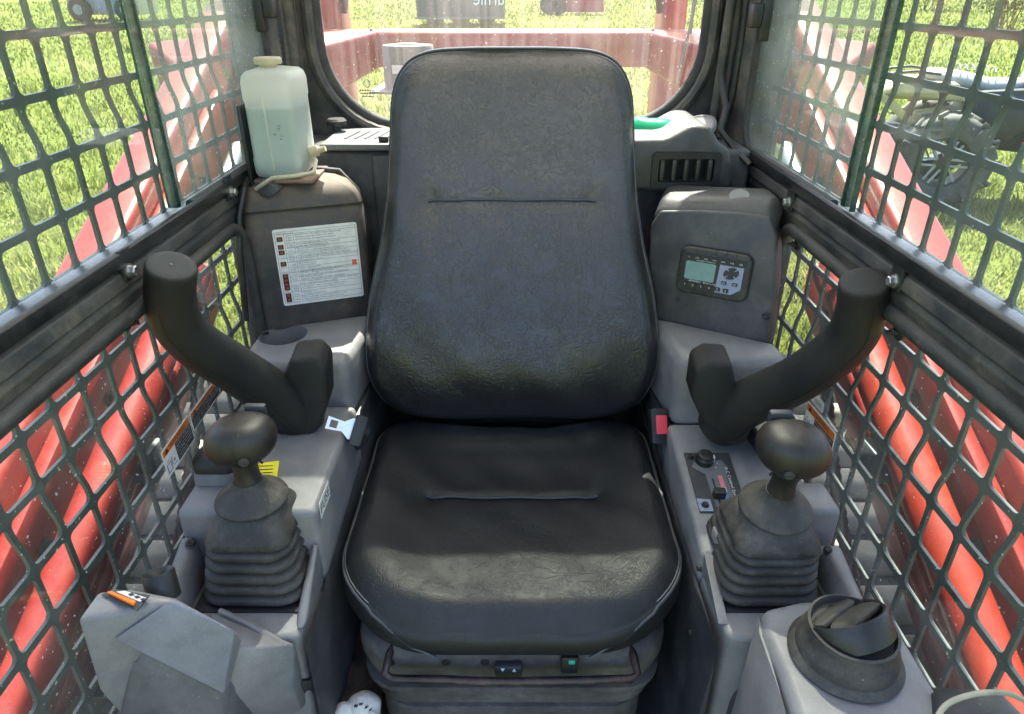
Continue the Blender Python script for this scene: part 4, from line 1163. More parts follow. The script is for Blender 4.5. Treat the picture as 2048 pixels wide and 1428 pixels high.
MB().hull([D_+Vector((.006, .010, -.008)), C_+Vector((0, .010, -.006)), at(236, 1450, Z=.965), at(436, 1450, Z=.945), at(240, 1560, Z=.90), at(430, 1560, Z=.89), D_+Vector((.03, .07, -.05)), C_+Vector((.01, .06, -.03)), Vector((-.40, .60, .72)), Vector((-.33, .62, .72))]).build('lower_shell', M['shaded_grey'], pd, bevel=.009, seg=3)
MB().hull([G_+Vector((0, .012, -.012)), F_+Vector((0, .012, -.010)), F_+Vector((.02, .03, -.02)), at(665, 1400, Z=.80), at(640, 1352, Z=.86), at(640, 1450, Z=.76), at(460, 1480, Z=.80), Vector((-.28, .66, .70)), Vector((-.36, .64, .70)), G_+Vector((0, .05, -.02))]).build('foot_shell', M['skirt'], pd, bevel=.006, seg=2)
# instruction strip set in the pod's top
ftp = Frame(at(205, 1196, Z=1.1412), (1, .0, -.02), (.0, 1, .05))
q_ = [at(a, b, Z=1.1408) for a, b in ((203, 1190), (232, 1180), (300, 1192), (275, 1222))]
m_ = MB().prism(q_, (0, 0, .0012)); m_.build('recess_frame', M['skirt'], pd)
q_ = [at(a, b, Z=1.1424) for a, b in ((214, 1188), (224, 1186), (274, 1206), (268, 1214))]
MB().prism(q_, (0, 0, .004)).build('amber_strip', M['amber'], pd, bevel=.001)
q_ = [at(a, b, Z=1.1424) for a, b in ((232, 1184), (250, 1182), (292, 1196), (280, 1204))]
MB().prism(q_, (0, 0, .0006)).build('chart', M['white'], pd)
for k in range(3):
    q_ = [at(a+12*k, b+5*k, Z=1.1432) for a, b in ((256, 1188), (264, 1186), (270, 1190), (261, 1192))]
    MB().prism(q_, (0, 0, .0004)).build('chart_mark', M['ink'], pd)
soc = thing('power_socket', at(338, 1190, Z=1.10), 'black round power socket cap behind the left control pod', 'socket')
sa, sb = at(318, 1192, Z=1.125), at(345, 1166, Z=1.150)
ax_ = (at(350, 1163, Z=1.150)-at(328, 1200, Z=1.105)).normalized()
MB().lathe([(.0175, 0), (.0175, .030), (.016, .032), (.014, .031), (.009, .024), (0, .024)], at(330, 1196, Z=1.110), Vector((-.20, .35, .92)), 20).build('barrel', M['black'], soc)

# ------------------------------------------------------------------ right console
rc = thing('side_console', (.36, .85, .46), 'grey moulded console on the right carrying the climate control plate', 'console', 'grey side consoles')
top = [Vector((.258, 1.17, 1.197)), Vector((.452, 1.05, 1.197)), Vector((.452, .985, 1.197)), Vector((.272, .985, 1.197)), Vector((.256, 1.10, 1.197))]
MB().prism([Vector((p.x, p.y, 1.06)) for p in top], (0, 0, .137)).build('rear_box', M['grey'], rc, bevel=.020, seg=4)
MB().box(.262, .4525, .985, 1.16, .80, 1.058).build('rear_body', M['grey2'], rc, bevel=.004)
MB().hull([(.2635, .72, .80), (.452, .72, .80), (.2635, .984, .80), (.452, .984, .80), (.2635, .72, 1.030), (.452, .72, 1.030), (.2635, .984, 1.075), (.452, .984, 1.075)]).build('plate_deck', M['grey'], rc, bevel=.008, seg=3)
MB().prism([Vector((.452, .585, .80)), Vector((.275, .612, .80)), Vector((.266, .7195, .80)), Vector((.452, .7195, .80))], (0, 0, .196)).build('deck_front', M['grey'], rc, bevel=.008, seg=3)
MB().hull([(.452, .60, .9965), (.425, .60, .9965), (.452, .7195, .9965), (.425, .7195, .9965), (.452, .62, 1.03), (.438, .62, 1.03), (.452, .7195, 1.05), (.430, .7195, 1.05)]).build('outer_rib', M['grey'], rc, bevel=.006, seg=3)
MB().hull([(.268, .63, .9965), (.281, .63, .9965), (.268, .7195, .9965), (.281, .7195, .9965), (.268, .66, 1.01), (.277, .66, 1.0), (.266, .7195, 1.035), (.279, .7195, 1.030)]).build('inner_rib', M['grey'], rc, bevel=.005, seg=3)
MB().box(.2745, .421, .648, .7195, .9966, .9990).build('dark_boot_gap', M['ink'], rc)  # same black sheet for the dark gap on the right deck
p = at(1425, 1052, Z=1.03)
MB().box(p.x-.013, p.x+.013, .722, .748, 1.029, 1.062).build('stop_block', M['grey'], rc, bevel=.006, seg=3)
p = at(1650, 975, Z=1.06)
MB().box(.405, .452, .735, .80, 1.025, 1.095).build('tray_wall', M['grey'], rc, bevel=.008, seg=3)
screw(rc, at(1461, 1038, Z=1.040), (0, -.15, 1), .0062)
screw(rc, at(1662, 1104, X=.437) + Vector((-.004, 0, .002)), (-.3, -.2, 1), .0052)
MB().hull([(.2615, .60, .985), (.259, .60, .46), (.2615, 1.2, .99), (.235, .62, .46), (.235, 1.2, .46), (.257, .72, .98), (.257, 1.2, .985)]).build('skirt', M['skirt'], rc, bevel=.004)
MB().hull([(.29, .62, .95), (.45, .60, .95), (.30, .60, .85), (.45, .56, .85), (.27, .62, .46), (.45, .60, .46), (.264, .66, .95), (.264, .66, .46)]).build('front_skirt', M['skirt'], rc, bevel=.006)
MB().lathe([(.020, .0), (.020, .002), (.014, -.001), (.0, -.002)], at(1502, 1305, Y=.612), (0, -1, .05), 20).build('access_plug', M['skirt'], rc)
for (px, py) in ((1402, 1136), (1383, 1265)):
    screw(rc, at(px, py, X=.2555), (-1, 0, 0), .004)

# climate control plate
slope = math.atan2(.045, .264)
fa = Frame(at(1430, 965, Z=1.055), (1, 0, 0), (0, math.cos(slope), math.sin(slope)))
zf = 1.030 + (fa.o.y-.72)*.045/.264
fa = Frame((at(1430, 965, Z=zf+.001).x, at(1430, 965, Z=zf+.001).y, zf+.0008), (1, 0, 0), (0, math.cos(slope), math.sin(slope)))
ac = thing('climate_control', fa.o, 'black A/C control plate with knob and red-blue slider beside the right joystick', 'control plate')
m_ = MB(); fa.slab(m_, [(-.036, -.060), (.036, -.060), (.036, .062), (-.036, .062)], 0, .002); m_.build('plate', M['skirt'], ac)
m_ = MB(); fa.slab(m_, [(-.030, .030), (-.022, .045), (.020, .045), (.026, .03), (.020, .010), (.020, -.050), (-.010, -.050), (-.012, .015)], .0022, .0026); m_.build('printed_field', M['bluegrey'], ac)
m_ = MB(); fa.slab(m_, [(-.036, -.058), (-.016, -.058), (-.016, -.036), (-.036, -.034)], .0023, .0028); m_.build('worn_corner', M['bluefoil'], ac)
kb = MB().lathe([(.014, .0028), (.014, .012), (.012, .0145), (.0115, .019), (.009, .0205), (0, .020)], fa.p(-.008, .042, 0), fa.n, 20).build('fan_knob', M['black'], ac)
m_ = MB(); fa.slab(m_, [(.004, .039), (.007, .039), (.007, .045), (.004, .045)], .0030, .0150); m_.build('pointer', M['printwhite'], kb)
m_ = MB(); fa.slab(m_, [(.006, -.012), (.013, -.012), (.013, .012), (.006, .012)], .0028, .0032); m_.build('warm_bar', M['slider_red'], ac)
m_ = MB(); fa.slab(m_, [(.006, -.044), (.013, -.044), (.013, -.022), (.006, -.022)], .0028, .0032); m_.build('cold_bar', M['slider_blue'], ac)
m_ = MB(); fa.slab(m_, [(.006, -.0215), (.013, -.0215), (.013, -.0125), (.006, -.0125)], .0028, .0032); m_.build('mid_bar', M['printwhite'], ac)
m_ = MB(); fa.slab(m_, [(-.004, -.045), (-.002, -.045), (-.002, .006), (-.004, .006)], .0028, .0031); m_.build('slot', M['ink'], ac)
m_ = MB(); fa.rslab(m_, -.002, -.030, .009, .006, .002, .0032, .016, 3); m_.build('slider_knob', M['black'], ac, bevel=.002)
ft2 = Frame(fa.p(.0235, .030, 0), -fa.v, fa.u)
m_ = MB(); text(m_, ft2, 'A C Control System', 0, -.002, .005, .0027, width=.070); m_.build('lettering', M['printwhite'], ac)
for (a, b) in ((-.028, .052), (-.026, -.047)):
    screw(ac, fa.p(a, b, .002), fa.n, .0045)
for k, a in enumerate((20, -10, -40)):
    m_ = MB(); text(m_, fa, str(k+1), -.008+.020*math.cos(R(a)), .040+.020*math.sin(R(a)), .004, .0029, center=True); m_.build('numeral', M['printwhite'], ac)
# lidded box behind the right joystick
bx = thing('switch_box', at(1545, 862, Z=1.08), 'small black box with dusty beige lid behind the right joystick', 'box')
fx = Frame(at(1549, 856, Z=1.105), (1, .28, 0), (-.25, 1, .12))
m_ = MB(); fx.rslab(m_, 0, 0, .036, .026, .005, -.028, 0, 3); m_.build('case', M['black'], bx, bevel=.003)
m_ = MB(); fx.rslab(m_, 0, 0, .032, .022, .004, .0004, .004, 3); m_.build('lid', M['cream'], bx, bevel=.0015)

# right front pod with round vent
pz = 1.068
pr = thing('vent_pod', (.37, .5, .80), 'grey pod with a round black ball vent at the front of the right console', 'vent pod')
topo = [at(a, b, Z=pz) for a, b in ((1524, 1212), (1600, 1196), (1700, 1190), (1760, 1200), (1800, 1240), (1840, 1300), (1884, 1375), (1900, 1440), (1900, 1560), (1640, 1560), (1592, 1430), (1555, 1330), (1524, 1262))]
mb = MB(); mb.prism([Vector((min(p.x, .452), p.y, .84)) for p in topo], (0, 0, pz-.84))
mb.build('shell', M['grey'], pr, bevel=.014, seg=4, bang=40)
ve = at(1688, 1312, Z=pz)
MB().lathe([(.059, .0004), (.0605, .004), (.058, .008), (.0535, .011), (.053, .020), (.051, .026), (.0475, .031), (.0465, .046), (.0435, .047), (.0415, .038), (.0, .034)], ve, (0, 0, 1), 48).build('vent_ring', M['boot'], pr, sharp=50)
vax = Vector((-.30, .55, .78)).normalized()
vc_ = ve + Vector((0, .003, .038))
ball = MB().lathe([(.0425, -.012), (.0435, .0), (.0435, .016), (.042, .018), (.039, .0175), (.0385, .003), (0, .003)], vc_, vax, 40).build('vent_ball', M['black'], pr, sharp=40)
fb2 = Frame(vc_, vax.cross(Vector((0, 0, 1))).normalized(), Vector((0, 0, 1)))
fbv = Frame(vc_+vax*.013, Vector((.80, .58, 0)), vax.cross(Vector((.80, .58, 0))))
for b0, ang in ((.018, .4), (-.011, .4)):
    hw = math.sqrt(max(0, .0380**2-b0**2))
    pts = [(hw*math.cos(R(a)), b0 + .020*math.sin(R(a))) for a in range(180, -1, -15)]
    m_ = MB(); fbv.slab(m_, pts + [(hw*.9, b0-.012), (-hw*.9, b0-.012)], -.004 + .004*(b0 > 0), .003 + .004*(b0 > 0)); m_.build('flap', M['boot'], pr, bevel=.0025)
MB().hull([at(1524, 1225, Z=1.06)+Vector((-.004, 0, 0)), at(1524, 1265, Z=1.06)+Vector((-.004, 0, 0)), at(1560, 1345, Z=1.06)+Vector((-.006, 0, 0)), at(1590, 1440, Z=1.06)+Vector((-.006, 0, 0)), at(1524, 1225, Z=1.06)+Vector((-.010, 0, -.2)), at(1590, 1440, Z=1.06)+Vector((-.016, 0, -.2)), at(1530, 1330, Z=1.02)]).build('side_trim', M['grey'], pr, bevel=.004)
# grey duct corner with beige cable at the lower right
dk = thing('duct_corner', (.42, .42, .9), 'dark grey wedge-shaped duct corner at the lower right', 'duct')
MB().hull([at(1872, 1372, Z=1.075), at(2000, 1380, Z=1.10), at(2060, 1440, Z=1.10), at(1870, 1440, Z=1.072), at(1900, 1520, Z=1.06), at(2060, 1520, Z=1.08), Vector((.45, .45, .9)), Vector((.40, .36, .9)), Vector((.36, .44, .9))]).build('shell', M['skirt'], dk, bevel=.003)
MB().tube(spline([at(1860, 1470, Z=1.085), at(1890, 1412, Z=1.095), at(1950, 1388, Z=1.112), at(2010, 1386, Z=1.118), at(2052, 1402, Z=1.12)], 6), .0028, 8).build('beige_cable', M['cable'], None, label='thin beige cable looping over the dark duct corner', cat='cable')
gv = thing('work_glove', at(710, 1425, Z=.80), 'dirty white glove stuffed between the left console and the seat base', 'glove')
for (px, py, z, r, sq) in ((728, 1418, .80, .026, .8), (694, 1428, .80, .019, .75)):
    c = at(px, py, Z=z)
    rings = []
    rg_ = random.Random(px)
    for k in range(11):
        th = math.pi*k/10
        rings.append([c + Vector((r*math.sin(th)*math.cos(a)*(1+.10*math.sin(3*a+k)), r*sq*math.sin(th)*math.sin(a)*(1+.12*math.sin(2*a+px)), -r*1.1*math.cos(th))) for a in [2*math.pi*q/20 for q in range(20)]])
    MB().loft(rings).build('lump', M['glove'], gv, sharp=80)
for k in range(4):
    c = at((712, 722, 733, 741)[k], (1412, 1408, 1414, 1419)[k], Z=.826)
    MB().obox(c, Vector((.9, .1, -.3+.3*k)).normalized(), Vector((.2, .6, .77)), Vector((0, -.8, .6)), .0024, .0009, .003).build('stitch_mark', M['ink'], gv)
for k, (a, b) in enumerate(((680, 1414), (694, 1408), (742, 1420))):
    c = at(a+3, b+8, Z=.806)
    MB().tube([c, c+Vector((-.006, -.016, -.004)), c+Vector((-.008, -.030, -.016))], [.010, .0095, .006], 10).build('finger', M['glove'], gv, sharp=80)
MB().box(-.26, -.21, .64, 1.05, .46, .80).build('seat_rail', M['rod'], seat, bevel=.004)

# ------------------------------------------------------------------ radio in the right rear panel
A29, T8 = R(29), R(9)
RP = at(1545, 600, X=.432)
RN = Vector((-math.sin(A29)*math.cos(T8), -math.cos(A29)*math.cos(T8), math.sin(T8)))
ru = Vector((math.cos(A29), -math.sin(A29), 0))
rv = RN.cross(ru); rv = rv if rv.z > 0 else -rv
frp = Frame(RP, ru, rv)
if frp.n.dot(RN) < 0: frp.n = -frp.n
rpn = thing('corner_fascia', RP, 'dark grey fascia holding the radio in the right rear corner', 'fascia')
def rl2(px, py):
    q = atp(px, py, RP, RN) - RP
    return q.dot(frp.u), q.dot(frp.v)
oc = [rl2(a, b) for a, b in ((1313, 640), (1372, 652), (1430, 670), (1540, 690), (1552, 560), (1556, 470), (1540, 432), (1480, 424), (1400, 420), (1320, 420), (1300, 450), (1296, 520))]
rings = []
cxm = sum(a for a, b in oc)/len(oc); cym = sum(b for a, b in oc)/len(oc)
m_ = MB(); m_.prism([frp.p(a, b, -.06) for a, b in oc], frp.n*.06)
hb = [frp.p(a, b, 0) for a, b in oc]
tl_, tr_ = frp.p(*rl2(1320, 420)), frp.p(*rl2(1540, 432))
m_.build('face', M['grey2'], rpn, bevel=.006, seg=3)
tp = [frp.p(*oc[k], -.004) for k in (6, 7, 8, 9, 10)]
bk_ = Vector((0, .07, .022))
MB().hull([frp.p(*oc[k], -.0015) for k in (5, 6, 7, 8, 9, 10)] + [frp.p(*oc[k], -.05)+Vector((0, 0, .03)) for k in (5, 6, 9)] + [frp.p(*oc[k], -.012)+Vector((0, .01, .018)) for k in (6, 7, 8, 9)] + [frp.p(*oc[k], -.06)+Vector((0, .05, .030)) for k in (6, 9)]).build('shoulder', M['grey2'], rpn, bevel=.010, seg=3)
screw(rpn, frp.p(*rl2(1533, 631), .001), frp.n, .0052)
m_ = MB(); a, b = rl2(1356, 598); m_.prism([frp.p(a+.0045*math.cos(R(k*30)), b+.0045*math.sin(R(k*30)), .0003) for k in range(12)], frp.n*.0004); m_.build('key_hole', M['ink'], rpn)
m_ = MB(); m_.lathe([(.017, .0), (.016, .0015), (.0, .001)], frp.p(*rl2(1470, 400), -.03)+Vector((0, 0, .004)), Vector((-.2, -.5, .85)), 20); m_.build('screw_recess', M['grey'], rpn)

TL, TR, BR, BL = [Vector(rl2(*q)) for q in ((1372, 488), (1510, 512), (1492, 604), (1347, 579))]
rc_ = (TL+TR+BR+BL)/4
wv = ((TR-TL)+(BR-BL))/2; hv = ((TL-BL)+(TR-BR))/2
fro = Frame(frp.p(rc_.x, rc_.y, 0), frp.u*wv.x+frp.v*wv.y, frp.v)
if fro.n.dot(RN) < 0: fro.n = -fro.n
Wr, Hr = wv.length, abs(hv.y)
rad_ = thing('radio', fro.p(0, -Hr/2, 0), 'black heavy-duty radio with LCD and keypad set in the right rear panel', 'radio')
m_ = MB(); fro.rslab(m_, 0, 0, Wr/2*1.03, Hr/2*1.04, .016, .0002, .0012, 5); m_.build('gap', M['ink'], rad_)
m_ = MB(); fro.rslab(m_, 0, 0, Wr/2, Hr/2, .014, .0013, .012, 5); m_.build('bezel', M['bezel'], rad_, bevel=.004, seg=3)
wf, hf = Wr*.42, Hr*.37
for k in range(5):
    for sg in (-1, 1):
        x = Wr*(-.28+.14*k)
        MB().obox(fro.p(x, sg*Hr*.45, .0118), fro.u, fro.v, fro.n, .0008, Hr*.035, .0014).build('rib', M['black'], rad_)
for k in range(4):
    for sg in (-1, 1):
        MB().obox(fro.p(sg*Wr*.465, Hr*(-.24+.16*k), .0118), fro.u, fro.v, fro.n, Wr*.022, .0008, .0014).build('rib', M['black'], rad_)
m_ = MB(); fro.slab(m_, [(-wf, -hf), (wf*.72, -hf), (wf, -hf*.62), (wf, hf), (-wf, hf)], .0122, .0140); m_.build('faceplate', M['key'], rad_)
m_ = MB(); fro.slab(m_, [(wf*.16, -hf*.98), (wf*.70, -hf*.98), (wf*.98, -hf*.62), (wf*.98, hf*.62), (wf*.20, hf*.62)], .0141, .0146); m_.build('silver_field', M['bluefoil'], rad_)
m_ = MB(); fro.rslab(m_, -wf*.42, hf*.05, wf*.50, hf*.52, .003, .0141, .0150, 3); m_.build('display', M['lcd'], rad_)
for k in range(7):
    m_ = MB(); fro.rslab(m_, wf*(-.85+.285*k), hf*.80, .0048, .0030, .001, .0141, .0165, 2); kx = m_.build('top_key', M['key'], rad_)
    m_ = MB(); text(m_, fro, ('O', 'MUTE', 'DISP', 'AUTO', 'AUX', 'WB', 'TIMER')[k], wf*(-.85+.285*k), hf*.80-.0012, .0024, .0168, width=.0026 if k == 0 else .0062, center=True, res=1); m_.build('legend', M['printwhite'], kx)
for k in range(6):
    m_ = MB(); x = wf*(-.85+.275*k); fro.rslab(m_, x, -hf*.78, .0046, .0032, .001, .0147, .0168, 2); kx = m_.build('number_key', M['key'], rad_)
    m_ = MB(); text(m_, fro, str(k+1), x, -hf*.78-.0018, .0036, .0171, center=True, res=1); m_.build('legend', M['printwhite'], kx)
for k, (x, s_) in enumerate(((.42, 'MODE'), (.78, 'MENU'))):
    m_ = MB(); fro.rslab(m_, wf*x, -hf*.36, .0046, .0026, .001, .0147, .0165, 2); kx = m_.build('mode_key', M['key'], rad_)
    m_ = MB(); text(m_, fro, s_, wf*x, -hf*.36-.001, .0020, .0168, width=.006, center=True, res=1); m_.build('legend', M['printwhite'], kx)
for a0 in (45, 135, 225, 315):
    pts = [(.0135*math.cos(R(a0-36+9*k)), .0110*math.sin(R(a0-36+9*k))) for k in range(9)] + [(.0060*math.cos(R(a0+36-9*k)), .0048*math.sin(R(a0+36-9*k))) for k in range(9)]
    pts = [(a*math.cos(R(45))-b*math.sin(R(45)), a*math.sin(R(45))*.82+b*math.cos(R(45))*.82) for a, b in pts]
    m_ = MB(); fro.slab(m_, [(wf*.60+a, hf*.22+b) for a, b in pts], .0147, .0166); m_.build('ring_key', M['key'], rad_)
m_ = MB(); fro.rslab(m_, wf*.60, hf*.22, .0046, .0036, .0015, .0147, .0168, 3); m_.build('centre_key', M['key'], rad_)
m_ = MB(); text(m_, fro, 'weatherband', -wf*.60, hf*.62, .0026, .0142, width=wf*.62, res=1); text(m_, fro, 'JENSEN', -wf*.75, -hf*.60, .0026, .0142, width=wf*.40, res=1); text(m_, fro, 'Bluetooth', -wf*.25, -hf*.60, .0024, .0142, width=wf*.42, res=1); m_.build('lettering', M['printwhite'], rad_)

# ------------------------------------------------------------------ warning labels on the lower windows
def on_wall(s, q):   # pixel corners -> (y, z) on the inner glass face
    P = [at(a, b, X=s*.4632) for a, b in q]
    return P
def warning(s, quad, label, split, lines, head=.27):
    TLp, TRp, BRp, BLp = on_wall(s, quad)
    o = (BLp); u = (BRp-BLp); v = (TLp-BLp)
    W_ = (u.length + (TRp-TLp).length)/2; H_ = (v.length+(TRp-BRp).length)/2
    f = Frame(o, u, (0, 0, 1)); 
    inward = Vector((-s, 0, 0))
    if f.n.dot(inward) < 0: f.n = -f.n
    f.o = f.o + inward*.0004
    t = thing('warning_label', f.p(W_/2, 0), label, 'warning label', 'warning labels on the lower windows')
    m_ = MB(); f.rslab(m_, W_/2, H_/2, W_/2, H_/2, .002, 0, .0005, 2); m_.build('backing', M['white'], t)
    e = .0022
    m_ = MB(); f.slab(m_, [(e, H_*(1-head)), (W_-e, H_*(1-head)), (W_-e, H_-e), (e, H_-e)], .0006, .0008); m_.build('orange_band', M['warn'], t)
    x0 = split*W_ if split else e
    m_ = MB(); f.slab(m_, [(x0, e), (W_-e, e), (W_-e, H_*(1-head)-.0006), (x0, H_*(1-head)-.0006)], .0006, .0008); m_.build('black_field', M['ink'], t)
    m_ = MB(); hh = H_*head*.58
    text(m_, f, 'WARNING', W_*.24, H_*(1-head)+H_*head*.16, hh, .0010, width=W_*.56)
    f.slab(m_, [(W_*.08, H_*(1-head)+H_*head*.14), (W_*.20, H_*(1-head)+H_*head*.14), (W_*.14, H_*(1-head)+H_*head*.80)], .0009, .0011)
    m_.build('heading', M['ink'], t)
    m_ = MB(); n_ = len(lines); bh_ = H_*(1-head)-e*2
    for k, s_ in enumerate(lines):
        text(m_, f, s_, x0+.002, H_*(1-head)-(k+1)*bh_/n_+bh_/n_*.12, bh_/n_*.55, .0010, width=(W_-x0-.005)*(.97 if k < n_-1 else .6), res=1)
    m_.build('body_text', M['printwhite'], t)
    if split:
        m_ = MB()
        for (a, b, c, d) in ((.08, .15, .40, .19), (.08, .15, .13, .60), (.36, .15, .41, .60), (.08, .56, .41, .60), (.16, .70, .34, .73), (.45, .30, .50, .70), (.55, .20, .80, .24), (.6, .35, .7, .5)):
            if c*split/.5 > split*1.9: pass
            f.slab(m_, [(a*x0*1.1, b*H_*(1-head)), (c*x0*1.1, b*H_*(1-head)), (c*x0*1.1, d*H_*(1-head)), (a*x0*1.1, d*H_*(1-head))], .0008, .0010)
        m_.build('pictogram', M['rule'], t)
    return t
warning(-1, [(323, 900), (380, 826), (387, 880), (337, 957)], 'orange and black WARNING label with pictogram on the lower left window', .40, ['TO AVOID PERSONAL', 'INJURY OR DEATH:', 'Keep your body inside', 'the CAB. Sit while', 'operating the machine.', 'See Operator manual.'])
warning(-1, [(378, 822), (434, 757), (440, 786), (387, 863)], 'orange and black WARNING label without pictogram, partly behind the left joystick', 0, ['Do not remove the side', 'window or the guards.', 'Keep arms and hands', 'inside the cab.'], .27)
warning(1, [(1676, 872), (1620, 803), (1604, 862), (1660, 930)][1:2] + [(1674, 870), (1661, 930), (1606, 858)], 'orange WARNING label on the lower right window behind the right joystick', .33, ['TO AVOID PERSONAL', 'INJURY OR DEATH:', 'Keep hands and arms', 'inside the cab', 'at all times.'])
P = on_wall(1, [(1624, 779), (1649, 810), (1645, 827), (1620, 797)])
f_ = Frame(P[3], P[2]-P[3], (0, 0, 1)); 
if f_.n.x > 0: f_.n = -f_.n
W_ = (P[2]-P[3]).length; H_ = (P[0]-P[3]).length
sl_ = thing('safety_glass_sticker', f_.o, 'small white sticker with red mark above the right warning label', 'sticker')
m_ = MB(); f_.rslab(m_, W_/2, H_/2, W_/2, H_/2, .003, .0004, .0009, 3); m_.build('backing', M['white'], sl_)
m_ = MB(); f_.slab(m_, [(W_*.10, H_*.35), (W_*.24, H_*.35), (W_*.24, H_*.75), (W_*.10, H_*.75)], .0010, .0012); m_.build('red_mark', M['redprint'], sl_)
m_ = MB()
for k in range(2): f_.slab(m_, [(W_*.36, H_*(.36+.2*k)), (W_*.86, H_*(.36+.2*k)), (W_*.86, H_*(.42+.2*k)), (W_*.36, H_*(.42+.2*k))], .0010, .0012)
m_.build('fine_print', M['rule'], sl_)
# ------------------------------------------------------------------ lift arms, cylinders, rear frame
SL = 0.46                                      # the arms fall towards the front
def armz(y): return 1.317 + SL*(y-1.2)
for s in (-1, 1):
    side = 'left' if s < 0 else 'right'
    la = thing('lift_arm', (s*.76, 1.3, 1.0), f'red lift arm sloping down outside the {side} windows', 'lift arm', 'lift arms of the loader')
    yA, yB = -.25, 2.05
    x0, x1 = s*.716, s*.805
    MB().prism([(x0, yA, armz(yA)), (x0, yB, armz(yB)), (x0, yB+.12, armz(yB)-.10), (x0, yB, armz(yB)-.30), (x0, 1.2, armz(1.2)-.215), (x0, yA, armz(yA)-.19)], (x1-x0, 0, 0)).build('beam', M['red'], la, bevel=.014, seg=3)
    # inner stiffener plate and lower rail
    MB().prism([(s*.690, .2, armz(.2)-.05), (s*.690, 1.75, armz(1.75)-.05), (s*.690, 1.75, armz(1.75)-.11), (s*.690, .2, armz(.2)-.11)], (s*.024, 0, 0)).build('stiffener', M['red'], la, bevel=.005)
    MB().prism([(s*.655, -.1, armz(-.1)-.235), (s*.655, 1.45, armz(1.45)-.235), (s*.655, 1.45, armz(1.45)-.33), (s*.655, -.1, armz(-.1)-.33)], (s*.05, 0, 0)).build('lower_link', M['red'], la, bevel=.012, seg=3)
    MB().lathe([(.055, 0), (.055, .05), (.035, .055), (.035, .065)], (s*.72, 1.96, armz(1.96)-.085), (-s, 0, 0), 24).build('pivot_boss', M['red'], la)
    for yq in (.55, .80, 1.05, 1.35, 1.6):
        MB().lathe([(.016, 0), (.016, .003), (.011, .004), (.011, .012)], (s*.7155, yq, armz(yq)-.165), (-s, 0, 0), 6).build('bolt_head', M['exhaust'], la)
    hc = thing('hydraulic_cylinder', (s*.625, .9, 1.05), f'orange-red hydraulic cylinder close behind the {side} lower window', 'hydraulic cylinder', 'lift cylinders beside the lower windows')
    def cyl(y): return Vector((s*.625, y, 1.187+.456*(y-1.113)-.012))
    MB().tube([cyl(.2), cyl(1.22)], .034, 20).build('barrel', M['red' if s < 0 else 'orange'], hc)
    MB().tube([cyl(1.20), cyl(1.26)], .041, 20).build('gland', M['red'], hc)
    MB().tube([cyl(1.26), cyl(1.62)], .018, 14).build('rod', M['bolt'], hc)
    h2 = Vector((0, 0, -.082))
    MB().tube([cyl(.15)+h2+Vector((s*.01, 0, 0)), cyl(1.0)+h2+Vector((s*.01, 0, 0))], .013, 12).build('steel_line', M['red'], hc)
    MB().tube([cyl(.15)+h2*1.6+Vector((s*.02, 0, 0)), cyl(.95)+h2*1.6+Vector((s*.02, 0, 0))], .013, 12).build('steel_line', M['red'], hc)
    c = cyl(.93)+Vector((s*.005, 0, -.04))
    MB().box(c.x-.045, c.x+.045, c.y-.02, c.y+.03, c.z-.05, c.z+.012).build('pipe_clamp', M['bluegrey'], hc, bevel=.006)
    # flexible hose hanging beside the cylinder
    pts = spline([cyl(1.25)+Vector((0, .02, -.06)), cyl(1.12)+Vector((-s*.03, 0, -.13)), cyl(.98)+Vector((-s*.045, 0, -.18)), cyl(.86)+Vector((-s*.04, 0, -.24)), cyl(.8)+Vector((0, 0, -.34))], 22)
    MB().tube(pts, [.0125 if k % 2 else .0105 for k in range(len(pts))], 10).build('hydraulic_hose', M['black'], None, label=f'black spiral-wrapped hydraulic hose hanging outside the {side} lower window', cat='hose', group='hydraulic hoses beside the cylinders', sharp=80)
    # upper rear tower that the arm pivots on
    tw = thing('rear_tower', (s*.72, 2.2, 0.0), f'red upright tower carrying the arm pivot at the {side} rear', 'tower', 'rear arm towers')
    MB().prism([(s*.62, 2.25, .35), (s*.80, 2.25, .35), (s*.80, 2.50, .35), (s*.62, 2.50, .35)], (0, 0, 1.75)).build('column', M['red' if s < 0 else 'orange'], tw, bevel=.02, seg=3)
    mx0, mx1 = (.53, .62) if s > 0 else (.60, .70)
    MB().box(min(s*mx0, s*mx1), max(s*mx0, s*mx1), 2.72, 2.86, .35, 2.25).build('mast_post', M['orange' if s > 0 else 'red'], tw, bevel=.012)
    MB().tube(spline([Vector((s*(mx0-.01), 2.70, 1.66)), Vector((s*(mx0-.02), 2.69, 1.74)), Vector((s*(mx0+.01), 2.70, 1.86)), Vector((s*(mx0+.03), 2.71, 2.0))], 5), .014, 8).build('mast_hose', M['black'], tw)
    MB().hull([(s*.55, 2.24, 1.62), (s*.60, 2.20, 2.1), (s*.64, 2.24, 1.62), (s*.66, 2.20, 2.1), (s*.60, 2.40, 1.66), (s*.63, 2.40, 2.1)]).build('gusset', M['red'], tw, bevel=.01)
    MB().tube(spline([Vector((s*.57, 2.18, 1.68)), Vector((s*.565, 2.16, 1.78)), Vector((s*.59, 2.18, 1.95)), Vector((s*.60, 2.2, 2.1))], 5), .010, 8).build('hose', M['black'], tw)
    # grey machine side behind the cylinder
    MB().box(min(s*.52, s*.60), max(s*.52, s*.60), .1, 1.75, .35, .80).build('chassis_rail', M['exhaust'], None, bevel=.01, label=f'grey chassis rail under the {side} lower window', cat='chassis', group='chassis rails')
